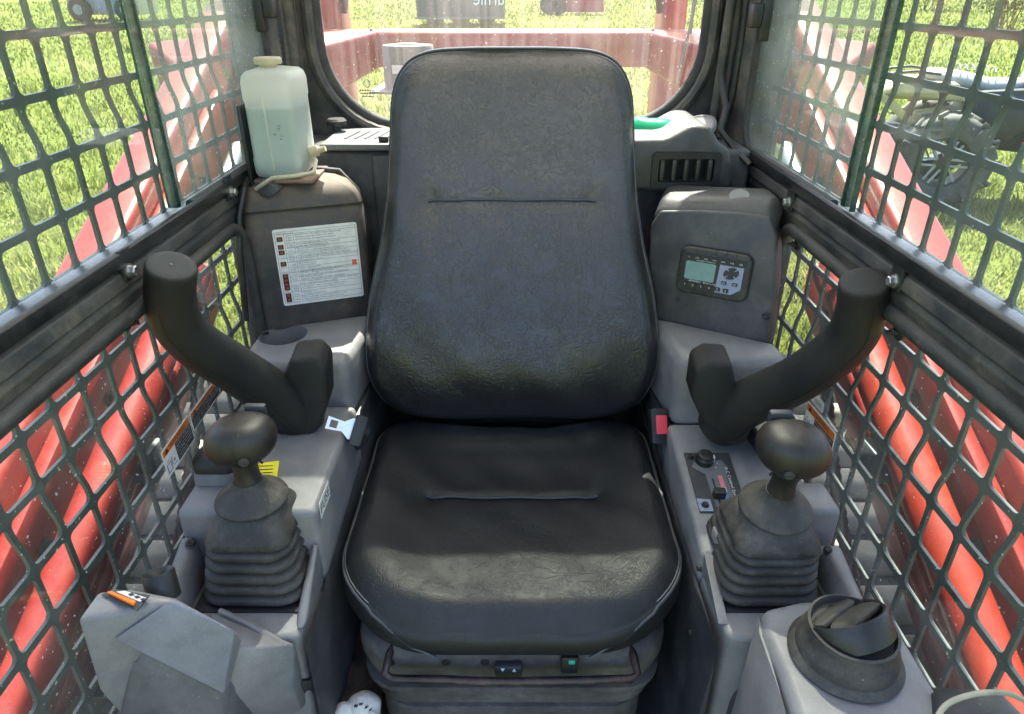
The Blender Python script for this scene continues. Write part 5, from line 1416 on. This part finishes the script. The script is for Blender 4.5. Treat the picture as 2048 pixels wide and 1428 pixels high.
# crossbeam joining the arms behind the cab
cb = thing('rear_crossbeam', (0, 2.5, 1.4), 'red crossbeam behind the rear window with raked ends', 'crossbeam')
zt, zb_ = 1.612, 1.500
p3 = []
MB().box(-.47, .47, 2.48, 2.66, zb_, zt).build('beam', M['red'], cb, bevel=.022, seg=4)
for s in (-1, 1):
    # raked end: top follows the beam, underside drops towards the arm
    MB().hull([(s*.44, 2.482, zt-.002), (s*.44, 2.66, zt-.002), (s*.44, 2.49, zb_+.002), (s*.44, 2.65, zb_+.002),
               (s*.86, 1.98, 1.515), (s*1.02, 2.10, 1.60), (s*.86, 2.66, zt-.002), (s*.83, 2.00, 1.30), (s*.99, 2.10, 1.33), (s*.86, 2.60, 1.45)]).build('raked_end', M['red'], cb, bevel=.016, seg=3)
    MB().tube([(s*.445, 2.475, zb_+.01), (s*.452, 2.472, zt-.03), (s*.46, 2.49, zt), (s*.475, 2.58, zt+.001)], .006, 8).build('weld_bead', M['red'], cb)
# exhaust / filter canister seen through the rear window
ex = thing('exhaust_canister', (-.30, 2.1, 1.2), 'grey drum-shaped exhaust canister on a plate behind the rear window', 'exhaust')
e0 = at(813, 165, Y=2.02); e1 = at(813, 93, Y=2.02)
er = 52/FPX*(e0.y*_c+(CZ-e0.z)*_s)
MB().lathe([(er*.98, e0.z-.03), (er, e0.z), (er, e1.z-.006), (er*.96, e1.z), (er*.40, e1.z+.001), (er*.38, e1.z+.004), (0, e1.z+.004)], (e0.x, 2.09, 0), (0, 0, 1), 36).build('drum', M['exhaust'], ex, sharp=35)
fe = Frame((e0.x-.014, 2.09-er-.001, (e0.z+e1.z)/2-.012), (1, -.12, 0), (0, 0, 1))
m_ = MB(); fe.slab(m_, [(-.022, -.011), (.012, -.011), (.012, .011), (-.022, .011)], .003, .0045); m_.build('sticker', M['white'], ex)
ez = at(760, 188, Y=1.99).z
MB().prism([(at(738, 188, Y=2.0).x, 2.0, ez), (at(790, 194, Y=1.97).x, 1.97, ez), (-.05, 1.97, ez), (-.05, 2.2, ez), (at(762, 160, Y=2.16).x, 2.2, ez)], (0, 0, .006)).build('base_plate', M['exhaust'], ex)
MB().tube([(e0.x+.02, 2.10, e0.z-.04), (e0.x+.02, 2.10, .95)], .045, 16).build('inlet_pipe', M['exhaust'], ex)
hd = thing('engine_hood', (0, 2.0, .9), 'low red engine hood just below the rear window', 'engine hood')
MB().hull([(-.50, 1.62, 1.25), (.50, 1.62, 1.25), (-.50, 1.62, .7), (.50, 1.62, .7), (-.5, 2.25, 1.22), (.5, 2.25, 1.22), (-.5, 2.4, .7), (.5, 2.4, .7)]).build('shell', M['red'], hd, bevel=.03, seg=3)
MB().hull([(.16, 1.68, 1.256), (.36, 1.68, 1.256), (.16, 1.95, 1.256), (.36, 1.95, 1.256), (.20, 1.72, 1.39), (.31, 1.72, 1.39), (.20, 1.88, 1.37), (.31, 1.88, 1.37)]).build('air_intake', M['exhaust'], hd, bevel=.03, seg=4)

# ------------------------------------------------------------------ rubber tracks
for s in (-1, 1):
    side = 'left' if s < 0 else 'right'
    tk = thing('rubber_track', (s*.80, .75, 0.0), f'dusty rubber track with thick lugs on the {side} of the machine', 'track', 'rubber tracks')
    def tz(u):   # path of the belt in (y, z)
        return u
    path = []
    for k in range(25): path.append((-.25+2.05*k/24, .74))
    for k in range(1, 12): a = R(90-15*k); path.append((1.80+.33*math.cos(a), .41+.33*math.sin(a)))
    for k in range(25): path.append((1.80-2.05*k/24, .08))
    for k in range(1, 12): a = R(270-15*k); path.append((-.25+.33*math.cos(a), .41+.33*math.sin(a)))
    mb = MB(); n_ = len(path); V = []; F = []
    for (y, z) in path:
        cy0, cz0 = min(max(y, -.25), 1.80), .41
        d = Vector((0, y-cy0, z-cz0)).normalized()
        for (x, off) in ((.60, 0), (1.02, 0), (1.02, .03), (.60, .03)):
            V.append((s*x, y-d.y*off, z-d.z*off))
    for i in range(n_):
        j = (i+1) % n_
        for k in range(4): F.append((i*4+k, i*4+(k+1) % 4, j*4+(k+1) % 4, j*4+k))
    mb.add(V, F).build('belt', M['belt'], tk, sharp=30)
    rg_ = random.Random(7+s)
    lugs = []
    for v_ in range(4):
        def J(a): return rg_.uniform(-a, a)
        m_ = MB().hull([(s*(.60+J(.006)), -.036, 0), (s*.80, -.036+J(.005), 0), (s*.80, .036+J(.005), 0), (s*(.60+J(.006)), .036, 0),
                        (s*(.605+J(.006)), -.024+J(.006), .045+J(.005)), (s*.79, -.024+J(.006), .045+J(.005)), (s*.79, .026, .044+J(.005)), (s*(.606+J(.006)), .025+J(.005), .046)])
        lo_ = m_.build('lug', M['lug'], tk, origin=Vector((0, 0, 0)), bevel=.010, seg=3)
        lugs.append(lo_)
    first = True; cnt = 0
    for row in (0, 1):
        for k in range(19):
            y = -.25 + .113*k + (.056 if row else 0)
            if y > 1.82: continue
            src = lugs[(k*3+row) % 4]
            if cnt < 4: o = lugs[cnt]
            else:
                o = bpy.data.objects.new('lug', src.data); COL.objects.link(o); o.parent = tk
            cnt += 1
            o.location = Vector((s*(.215 if row else 0.0), y, .7405)) - wloc(tk)
    for y in (.1, .55, 1.0, 1.45):
        MB().lathe([(.12, 0), (.12, .05), (.04, .06)], (s*.70, y, .21), (s, 0, 0), 20).build('roller', M['exhaust'], tk)
    MB().lathe([(.27, 0), (.27, .06), (.10, .08)], (s*.70, 1.80, .41), (s, 0, 0), 28).build('sprocket', M['exhaust'], tk)

# ------------------------------------------------------------------ ground and grass
GS = 0.035
def gz(x, y):
    return GS*(y-.8) if y > .8 else 0.0
M_g, t_, out_ = new_mat('meadow_soil')
tc_ = N(t_, 'ShaderNodeTexCoord'); co_ = tc_.outputs['Object']
b_ = N(t_, 'ShaderNodeBsdfPrincipled', Roughness=0.95); b_.inputs['Specular IOR Level'].default_value = 0.1
n1_ = noise(t_, co_, 0.35, 5, .6); n2_ = noise(t_, co_, 9.0, 6, .7); n3_ = noise(t_, co_, 60.0, 4, .7)
ca = ramp(t_, n2_, [(.28, (.080, .115, .020)), (.72, (.19, .225, .050))])
cb_ = ramp(t_, n3_, [(.3, (.08, .10, .018)), (.75, (.30, .30, .07))])
cc = mixc(t_, .5, ca, cb_)
dry = mth(t_, 'MULTIPLY', mth(t_, 'SUBTRACT', n1_, .56), 4.0, True)
L(t_, mixc(t_, mth(t_, 'MULTIPLY', dry, .6), cc, (.20, .15, .075)), b_.inputs['Base Color'])
bp_ = N(t_, 'ShaderNodeBump', Strength=0.8, Distance=0.03); L(t_, n3_, bp_.inputs['Height']); L(t_, bp_.outputs[0], b_.inputs['Normal'])
L(t_, b_.outputs[0], out_.inputs[0])
ys = [-60, -20, -5, .8, 3, 6, 10, 20, 40, 80, 160, 400]
xs = [-400, -100, -40, -15, -5, 0, 5, 15, 40, 100, 400]
V = [(x, y, gz(x, y)) for y in ys for x in xs]
F = [(j*len(xs)+i, j*len(xs)+i+1, (j+1)*len(xs)+i+1, (j+1)*len(xs)+i) for j in range(len(ys)-1) for i in range(len(xs)-1)]
MB().add(V, F).build('ground', M_g, None, origin=(0, 0, 0), kind='structure')

def grass_mat(name, stops):
    m, t, out = new_mat(name)
    g = N(t, 'ShaderNodeAttribute', attribute_name='tone')
    col = ramp(t, g.outputs['Fac'], stops)
    d = N(t, 'ShaderNodeBsdfPrincipled', Roughness=0.6); d.inputs['Specular IOR Level'].default_value = 0.25; L(t, col, d.inputs['Base Color'])
    tl = N(t, 'ShaderNodeBsdfTranslucent'); L(t, col, tl.inputs[0])
    mx = N(t, 'ShaderNodeMixShader'); mx.inputs[0].default_value = .45; L(t, d.outputs[0], mx.inputs[1]); L(t, tl.outputs[0], mx.inputs[2])
    L(t, mx.outputs[0], out.inputs[0])
    return m
M['grass'] = grass_mat('meadow_grass', [(0.0, (.060, .095, .014)), (.45, (.195, .225, .048)), (.8, (.32, .325, .10)), (1.0, (.43, .38, .20))])
rs = np.random.RandomState(11)
NBL = 300000
u = rs.rand(NBL)
rr = 1.2*(45/1.2)**(u**.92)
th = rs.uniform(-1.12, 1.12, NBL)
cl = rs.randint(0, 60000, NBL)
gxp = rr*np.sin(th); gyp = rr*np.cos(th)
keep = ~((np.abs(gxp) < 1.05) & (gyp < 2.7))
gxp, gyp, rr = gxp[keep], gyp[keep], rr[keep]
nb = len(gxp)
pat = np.sin(gxp*1.7+np.sin(gyp*1.3)*2)*np.cos(gyp*1.1+np.sin(gxp*.8)*1.5)
pat2 = np.sin(gxp*5.1+np.sin(gyp*3.7)*2.2)*np.cos(gyp*4.3+np.sin(gxp*2.9)*2.0)
pat3 = np.sin(gxp*.55+1.3+np.sin(gyp*.4)*1.7)*np.cos(gyp*.47+np.sin(gxp*.35)*1.9)
hgt = rs.uniform(.025, .068, nb)*(1+.35*pat)*(1+rr*.018)*(1+.9*np.clip((pat2-.45)*3, 0, 1))
wid = (.0022+.00065*rr)*rs.uniform(.7, 1.4, nb)
az = rs.uniform(0, 2*np.pi, nb)
lean = rs.uniform(.25, 1.1, nb)*hgt
ld = az+rs.uniform(-.8, .8, nb)+np.pi/2
gzz = np.where(gyp > .8, GS*(gyp-.8), 0)-.004
bx_, by_ = np.cos(az)*wid, np.sin(az)*wid
lx, ly = np.cos(ld)*lean, np.sin(ld)*lean
P = np.zeros((nb, 5, 3), np.float32)
P[:, 0] = np.c_[gxp-bx_, gyp-by_, gzz]; P[:, 1] = np.c_[gxp+bx_, gyp+by_, gzz]
P[:, 2] = np.c_[gxp+bx_*.8+lx*.35, gyp+by_*.8+ly*.35, gzz+hgt*.6]; P[:, 3] = np.c_[gxp-bx_*.8+lx*.35, gyp-by_*.8+ly*.35, gzz+hgt*.6]
P[:, 4] = np.c_[gxp+lx, gyp+ly, gzz+hgt]
me = bpy.data.meshes.new('grass')
i0 = np.arange(nb)*5
quad = np.c_[i0, i0+1, i0+2, i0+3]; tri = np.c_[i0+3, i0+2, i0+4]
me.vertices.add(nb*5); me.vertices.foreach_set('co', P.reshape(-1))
loops = np.concatenate([quad.reshape(-1), tri.reshape(-1)]).astype(np.int32)
me.loops.add(len(loops)); me.loops.foreach_set('vertex_index', loops)
me.polygons.add(nb*2)
ls = np.r_[np.arange(nb)*4, nb*4+np.arange(nb)*3].astype(np.int32)
me.polygons.foreach_set('loop_start', ls)
me.update(calc_edges=True)
tone = np.clip(.42+.16*pat-.16*np.clip((pat2-.35)*2, 0, 1)+.30*np.clip((pat3-.3)*2, 0, 1)+rs.normal(0, .20, nb), 0, 1).astype(np.float32)
at_ = me.attributes.new('tone', 'FLOAT', 'POINT'); at_.data.foreach_set('value', np.repeat(tone, 5))
me.materials.append(M['grass'])
go = bpy.data.objects.new('grass', me); COL.objects.link(go)
tag(go, 'sunlit yellow-green grass around the machine', 'grass', kind='stuff')

def gpt(px, py):
    """point of the sloping ground seen at a pixel"""
    d = ray(px, py); o = Vector((0, 0, CZ))
    t = (-GS*.8 - CZ)/(d.z-GS*d.y)
    return o+d*t

# ------------------------------------------------------------------ shrubs behind the parked quad
M['leaf'] = grass_mat('shrub_leaf', [(0.0, (.030, .048, .014)), (.5, (.085, .115, .030)), (1.0, (.22, .22, .085))])
def shrub(label, c, w_, h_, seed, nl=2600):
    r_ = np.random.RandomState(seed); rg_ = random.Random(seed)
    t = thing('shrub', c, label, 'shrub', 'shrubs beyond the quad bike')
    st = MB()
    tips = []
    for k in range(16):
        a = rg_.uniform(0, 6.28); ln = h_*rg_.uniform(.6, 1.05); sp_ = w_*rg_.uniform(.15, .5)
        p0 = Vector(c)+Vector((rg_.uniform(-.3, .3)*w_*.4, rg_.uniform(-.2, .2)*w_*.4, 0))
        pts = [p0, p0+Vector((math.cos(a)*sp_*.3, math.sin(a)*sp_*.3, ln*.45)), p0+Vector((math.cos(a)*sp_*.7, math.sin(a)*sp_*.7, ln*.8)), p0+Vector((math.cos(a)*sp_*1.1, math.sin(a)*sp_*1.1, ln))]
        st.tube(pts, [.016, .011, .007, .003], 5); tips += pts[1:]
        for q in range(3):
            b0 = pts[1+q % 3]; e = b0+Vector((rg_.uniform(-.3, .3)*w_*.5, rg_.uniform(-.3, .3)*w_*.5, rg_.uniform(-.05, .3)*h_*.5))
            st.tube([b0, (b0+e)/2+Vector((0, 0, .03)), e], [.007, .005, .002], 4); tips.append(e)
    st.build('stems', M['rust'], t)
    T = np.array([list(p) for p in tips])
    cc_ = T[r_.randint(0, len(T), nl)] + r_.normal(0, .16, (nl, 3))*np.array([w_*.5, w_*.5, h_*.35])
    cc_[:, 2] = np.maximum(cc_[:, 2], c[2]+.02)
    a1 = r_.normal(size=(nl, 3)); a1 /= np.linalg.norm(a1, axis=1)[:, None]
    a2 = np.cross(a1, r_.normal(size=(nl, 3))); a2 /= np.linalg.norm(a2, axis=1)[:, None]
    sz = r_.uniform(.035, .085, nl)[:, None]
    Vq = np.stack([cc_-a1*sz, cc_+a2*sz*.4, cc_+a1*sz, cc_-a2*sz*.4], 1).reshape(-1, 3)
    me = bpy.data.meshes.new('foliage'); me.from_pydata([tuple(v-np.array(c)) for v in Vq], [], [(4*i, 4*i+1, 4*i+2, 4*i+3) for i in range(nl)])
    tn = np.clip(r_.normal(.5, .22, nl), 0, 1).astype(np.float32); at_ = me.attributes.new('tone', 'FLOAT', 'POINT'); at_.data.foreach_set('value', np.repeat(tn, 4))
    me.materials.append(M['leaf']); o = bpy.data.objects.new('foliage', me); COL.objects.link(o); o.parent = t
g0 = gpt(1990, 62); g1 = gpt(1900, 25); g2 = gpt(2120, 75); g3 = gpt(1720, 5); g4 = gpt(1780, 12)
shrub('tangled dry-stemmed shrub at the upper right corner behind the quad bike', g0+Vector((.4, .4, 0)), 3.0, 2.4, 3)
shrub('shrub at the right edge of view, farthest right', g2+Vector((.8, .5, 0)), 3.0, 2.6, 5)
shrub('low shrub left of the tangled one, above the quad bike tail', g1+Vector((0, 1.5, 0)), 3.2, 2.0, 9)

# ------------------------------------------------------------------ quad bike
qc = gpt(1856, 412)
qb = thing('quad_bike', qc, 'parked quad bike with silver seat, lugged mud tyres and red handguard', 'quad bike')
quad_dir = Vector((0.93, -0.36, 0)).normalized()      # nose points right and towards us
qx, qy = quad_dir, Vector((-quad_dir.y, quad_dir.x, 0))
qz = qc.z
def Q(a, b, c): return Vector((qc.x, qc.y, qz)) + qx*a + qy*b + Vector((0, 0, c))
M['tyre'] = worn('mud_tyre', (.065, .062, .057), .7, .5, (.26, .24, .20), bump=.2, scale=8, updust_glare=.4)
M['silver'] = worn('silver_cover', (.30, .30, .31), .4, .25, (.3, .3, .28), bump=.03, scale=8)
M['olive'] = worn('olive_fender', (.42, .36, .17), .5, .3, (.4, .35, .25), bump=.03, scale=8)
M['redplastic'] = plain('red_plastic', (.62, .02, .025), .4)
def wheel(a, b, r, w_, nm='wheel'):
    c = Q(a, b, r)
    wt = MB().lathe([(r*.52, -w_*.42), (r*.60, -w_*.5), (r*.86, -w_*.48), (r*.95, -w_*.36), (r*.965, 0), (r*.95, w_*.36), (r*.86, w_*.48), (r*.60, w_*.5), (r*.52, w_*.42)], c, qy, 40, caps=False).build(nm, M['tyre'], qb, sharp=60)
    for k in range(14):
        for sg in (-1, 1):
            an = 2*math.pi*(k+(.5 if sg > 0 else 0))/14
            rad = qx*math.cos(an)+Vector((0, 0, 1))*math.sin(an); tan = -qx*math.sin(an)+Vector((0, 0, 1))*math.cos(an)
            m_ = MB()
            m_.obox(c+rad*r*.97+qy*(sg*w_*.26), (qy*.88+tan*.47*sg).normalized(), (tan*.88-qy*.47*sg).normalized(), rad, w_*.30, r*.035, r*.055)
            m_.obox(c+rad*r*.83+qy*(sg*w_*.50), rad, tan, qy, r*.12, r*.030, w_*.06)
            m_.build('lug', M['tyre'], wt, bevel=.006)
    rim = MB().lathe([(r*.50, -w_*.40), (r*.54, -w_*.43), (r*.54, -w_*.40), (r*.46, -w_*.36), (r*.46, w_*.36), (r*.54, w_*.43), (r*.50, w_*.40)], c, qy, 32, caps=False).build('rim', M['black'], wt)
    for k in range(6):
        an = 2*math.pi*k/6
        rad = qx*math.cos(an)+Vector((0, 0, 1))*math.sin(an); tan = -qx*math.sin(an)+Vector((0, 0, 1))*math.cos(an)
        for off in (-.11, .11):
            MB().obox(c+rad*r*.26+tan*r*off*.6-qy*w_*.34, rad, tan, qy, r*.22, r*.022, w_*.03).build('spoke', M['silver'], wt)
    MB().lathe([(r*.13, -w_*.42), (r*.13, w_*.1)], c, qy, 16).build('hub', M['black'], wt)
wheel(0, 0, .37, .26); wheel(1.25, .02, .36, .24); wheel(.0, .95, .37, .26); wheel(1.25, .95, .36, .24)
MB().hull([Q(-.50, .15, .83), Q(-.42, .12, .92), Q(.0, .12, .93), Q(.08, .12, .80), Q(-.50, .80, .83), Q(-.42, .85, .92), Q(.0, .85, .93), Q(.08, .8, .80), Q(-.62, .3, .78), Q(-.62, .7, .78)]).build('rear_fender', M['olive'], qb, bevel=.03, seg=3)
MB().hull([Q(-.55, .15, .80), Q(-.50, .15, .84), Q(-.18, .10, .60), Q(-.22, .10, .56), Q(-.55, .22, .80), Q(-.18, .22, .60)]).build('fender_flap', M['olive'], qb, bevel=.01)
rings = []
for (a, z, hw, hh) in ((-.24, .97, .08, .02), (-.18, .96, .15, .055), (.02, .93, .17, .075), (.26, .885, .15, .07), (.46, .90, .11, .06), (.54, .93, .07, .035)):
    rings.append([Q(a, .475+hw*math.cos(2*math.pi*k/20), z+hh*math.sin(2*math.pi*k/20)) for k in range(20)])
MB().loft(rings).build('seat', M['silver'], qb, sharp=60)
for k in range(6):
    a = .02+.05*k
    MB().tube([Q(a, .475+.15*math.cos(R(t)), .955-.02*k/6+.092*math.sin(R(t))) for t in range(40, 141, 20)], .006, 6).build('seat_rib', M['bluegrey'], qb)
MB().hull([Q(.50, .33, 1.00), Q(.50, .62, 1.00), Q(.62, .30, 1.06), Q(.62, .65, 1.06), Q(.86, .34, 1.02), Q(.86, .61, 1.02), Q(.50, .30, .86), Q(.50, .65, .86), Q(.92, .32, .86), Q(.92, .63, .86)]).build('tank', M['silver'], qb, bevel=.03, seg=3)
MB().hull([Q(.40, .28, .84), Q(.50, .26, .86), Q(1.0, .22, .78), Q(1.0, .26, .74), Q(.42, .34, .80), Q(1.0, .34, .76)]).build('side_cover', M['silver'], qb, bevel=.01)
MB().hull([Q(.05, .22, .86), Q(.30, .20, .84), Q(.52, .22, .90), Q(.62, .20, .70), Q(.46, .18, .52), Q(.22, .18, .56), Q(.05, .34, .86), Q(.52, .34, .90), Q(.46, .34, .52), Q(.22, .34, .56)]).build('side_panel', M['black'], qb, bevel=.015)
for b in (.25, .70):
    MB().tube([Q(-.60, b, .96), Q(-.30, b, 1.0), Q(-.12, b, .98)], .012, 8).build('rack_tube', M['black'], qb)
MB().tube([Q(-.60, .25, .96), Q(-.62, .475, .96), Q(-.60, .70, .96)], .012, 8).build('rack_tube', M['black'], qb)
for k in range(3):
    MB().tube(spline([Q(.92, .40+.05*k, 1.12), Q(.80, .30+.06*k, 1.14), Q(.70, .26+.03*k, .98), Q(.72, .28, .80)], 6), .006, 6).build('control_cable', M['black'], qb)
MB().hull([Q(.10, .24, .80), Q(.35, .22, .84), Q(.92, .24, .78), Q(.92, .70, .78), Q(.10, .70, .80), Q(.05, .28, .45), Q(.85, .28, .40), Q(.85, .68, .40), Q(.05, .68, .45)]).build('engine_shroud', M['black'], qb, bevel=.02)
MB().hull([Q(-.25, .18, .70), Q(.02, .16, .75), Q(.02, .20, .42), Q(-.22, .20, .45), Q(-.25, .34, .70), Q(.02, .34, .75)]).build('muffler', M['olive'], qb, bevel=.03, seg=3)
MB().box(qc.x-.9, qc.x-.2, qc.y+.30, qc.y+.42, qz+.48, qz+.60).build('skid_bar', M['black'], qb, bevel=.01)
MB().tube([Q(.95, .05, 1.16), Q(.92, .25, 1.12), Q(.90, .475, 1.10), Q(.92, .70, 1.12), Q(.95, .92, 1.16)], .013, 8).build('handlebar', M['black'], qb)
MB().tube([Q(.955, -.02, 1.165), Q(.94, .11, 1.14)], .019, 10).build('grip', M['silver'], qb)
MB().hull([Q(1.02, .02, 1.20), Q(.98, .20, 1.20), Q(1.04, .10, 1.24), Q(1.03, .02, 1.11), Q(1.0, .24, 1.10), Q(1.08, .12, 1.15), Q(.98, .05, 1.15)]).build('handguard', M['redplastic'], qb, bevel=.015)
MB().obox(Q(.92, .40, 1.16), qx, qy, Vector((0, 0, 1)), .05, .05, .05).build('meter', M['black'], qb, bevel=.015)
for b in (.15, .80):
    MB().tube([Q(1.12, b, .38), Q(1.02, b+(.08 if b < .4 else -.08), .82)], .018, 8).build('shock_body', M['black'], qb)
    pts = [Q(1.10-.08*t, b+(.06*t if b < .4 else -.06*t), .44+.32*t)+qx*(.034*math.cos(t*44))+qy*(.034*math.sin(t*44)) for t in np.linspace(0, 1, 90)]
    MB().tube(pts, .0075, 6).build('coil_spring', M['redplastic'], qb)
MB().tube([Q(.55, .16, .50), Q(.9, .14, .66), Q(1.3, .16, .70), Q(1.55, .25, .62)], .018, 8).build('frame_tube', M['redplastic'], qb)
MB().tube([Q(.75, .16, .92), Q(1.05, .14, .80), Q(1.4, .2, .74)], .016, 8).build('frame_tube', M['redplastic'], qb)
MB().hull([Q(1.0, .15, .80), Q(1.35, .10, .84), Q(1.60, .20, .72), Q(1.0, .80, .80), Q(1.35, .85, .84), Q(1.60, .75, .72), Q(1.2, .4, .92), Q(1.2, .55, .92)]).build('front_fender', M['redplastic'], qb, bevel=.02)

# ------------------------------------------------------------------ distant trailer, tractor and utility vehicle
t0_ = gpt(830, 56); t1_ = gpt(1012, 56)
tr = thing('sign_trailer', (t0_+t1_)/2, 'dark grey boxy trailer with white reversed lettering far behind the machine', 'trailer')
Wt = (t1_-t0_).length; du = (t1_-t0_).normalized(); dn_ = Vector((-du.y, du.x, 0))
ppm = FPX/((t0_.y)*_c+1.0*_s)
def T(a, b, c): return t0_+du*a+dn_*b+Vector((0, 0, c))
M['trailer'] = worn('trailer_sheet', (.10, .11, .11), .5, .3, (.25, .25, .22), scale=1.2, bump=.02, bscale=40)
MB().hull([T(.08, 0, .26), T(Wt-.04, 0, .26), T(0, 0, 1.9), T(Wt, 0, 1.9), T(.08, 2.0, .26), T(Wt-.04, 2.0, .26), T(0, 2.0, 1.9), T(Wt, 2.0, 1.9)]).build('body', M['trailer'], tr, bevel=.04)
for a in (.6, Wt*.5, Wt-.6): MB().lathe([(.26, -.1), (.28, 0), (.26, .1)], T(a, .35, .28), dn_, 24).build('wheel', M['tyre'], tr)
for z in (.27, 1.12): MB().obox((T(0, -.03, z)+T(Wt, -.03, z))/2, du, dn_, Vector((0, 0, 1)), Wt/2-.02, .03, .03).build('rail', M['exhaust'], tr)
ftx = Frame(T(Wt*.98, -.012, .62), du, (0, 0, 1)); m_ = MB(); text(m_, ftx, 'urnle', 0, 0, .42, .0, width=Wt*.33, mirror=True)
m_.build('reversed_lettering', M['printwhite'], tr)
r0 = gpt(1083, 30)
tb = thing('red_tractor', r0, 'small red tractor with blade standing far behind the machine', 'tractor')
k_ = r0.y*_c/FPX
MB().box(r0.x, r0.x+42*k_, r0.y, r0.y+1.2, r0.z+.25, r0.z+1.3).build('body', M['red'], tb, bevel=.05)
for x in (14, 36): MB().lathe([(.30, -.12), (.34, 0), (.30, .12)], (r0.x+x*k_, r0.y-.05, r0.z+.36), (0, 1, 0), 24).build('wheel', M['tyre'], tb)
MB().box(r0.x+16*k_, r0.x+30*k_, r0.y-.08, r0.y-.02, r0.z+.15, r0.z+1.1).build('step', M['exhaust'], tb, bevel=.02)
MB().hull([(r0.x+50*k_, r0.y-.3, r0.z+.10), (r0.x+125*k_, r0.y-.3, r0.z+.10), (r0.x+46*k_, r0.y-.1, r0.z+.75), (r0.x+122*k_, r0.y-.1, r0.z+.75), (r0.x+46*k_, r0.y+.3, r0.z+.75), (r0.x+125*k_, r0.y+.3, r0.z+.1), (r0.x+122*k_, r0.y+.3, r0.z+.75), (r0.x+50*k_, r0.y+.3, r0.z+.1)]).build('blade', M['red'], tb, bevel=.04)
MB().box(r0.x+38*k_, r0.x+60*k_, r0.y+.2, r0.y+.4, r0.z+.4, r0.z+.55).build('drawbar', M['exhaust'], tb)
v0 = gpt(140, 44)
ut = thing('utility_vehicle', v0, 'pale utility vehicle parked far away at the upper left', 'vehicle')
k_ = (v0.y*_c+1.0)/FPX
vx = Vector((1, 0, 0))
def U(a, b, c): return v0+Vector((a*k_, b, c))
MB().hull([U(5, 0, .22), U(140, 0, .22), U(5, 1.4, .22), U(140, 1.4, .22), U(0, 0, 1.0), U(142, 0, 1.1), U(0, 1.4, 1.0), U(142, 1.4, 1.1), U(40, .1, 1.6), U(110, .1, 1.6), U(40, 1.3, 1.6), U(110, 1.3, 1.6)]).build('body', M['silver'], ut, bevel=.05)
for a in (28, 118): 
    w0 = MB().lathe([(.30, -.13), (.36, -.05), (.36, .1), (.30, .15)], U(a, -.05, .37), (0, -1, 0), 28).build('wheel', M['tyre'], ut)
    MB().lathe([(.16, .10), (.16, .16), (.05, .17)], U(a, -.05, .37), (0, -1, 0), 20).build('hub', M['silver'], w0)
MB().box(U(58, 0, 0).x, U(98, 0, 0).x, v0.y-.02, v0.y, v0.z+.35, v0.z+1.25).build('door', M['bluefoil'], ut, bevel=.01)
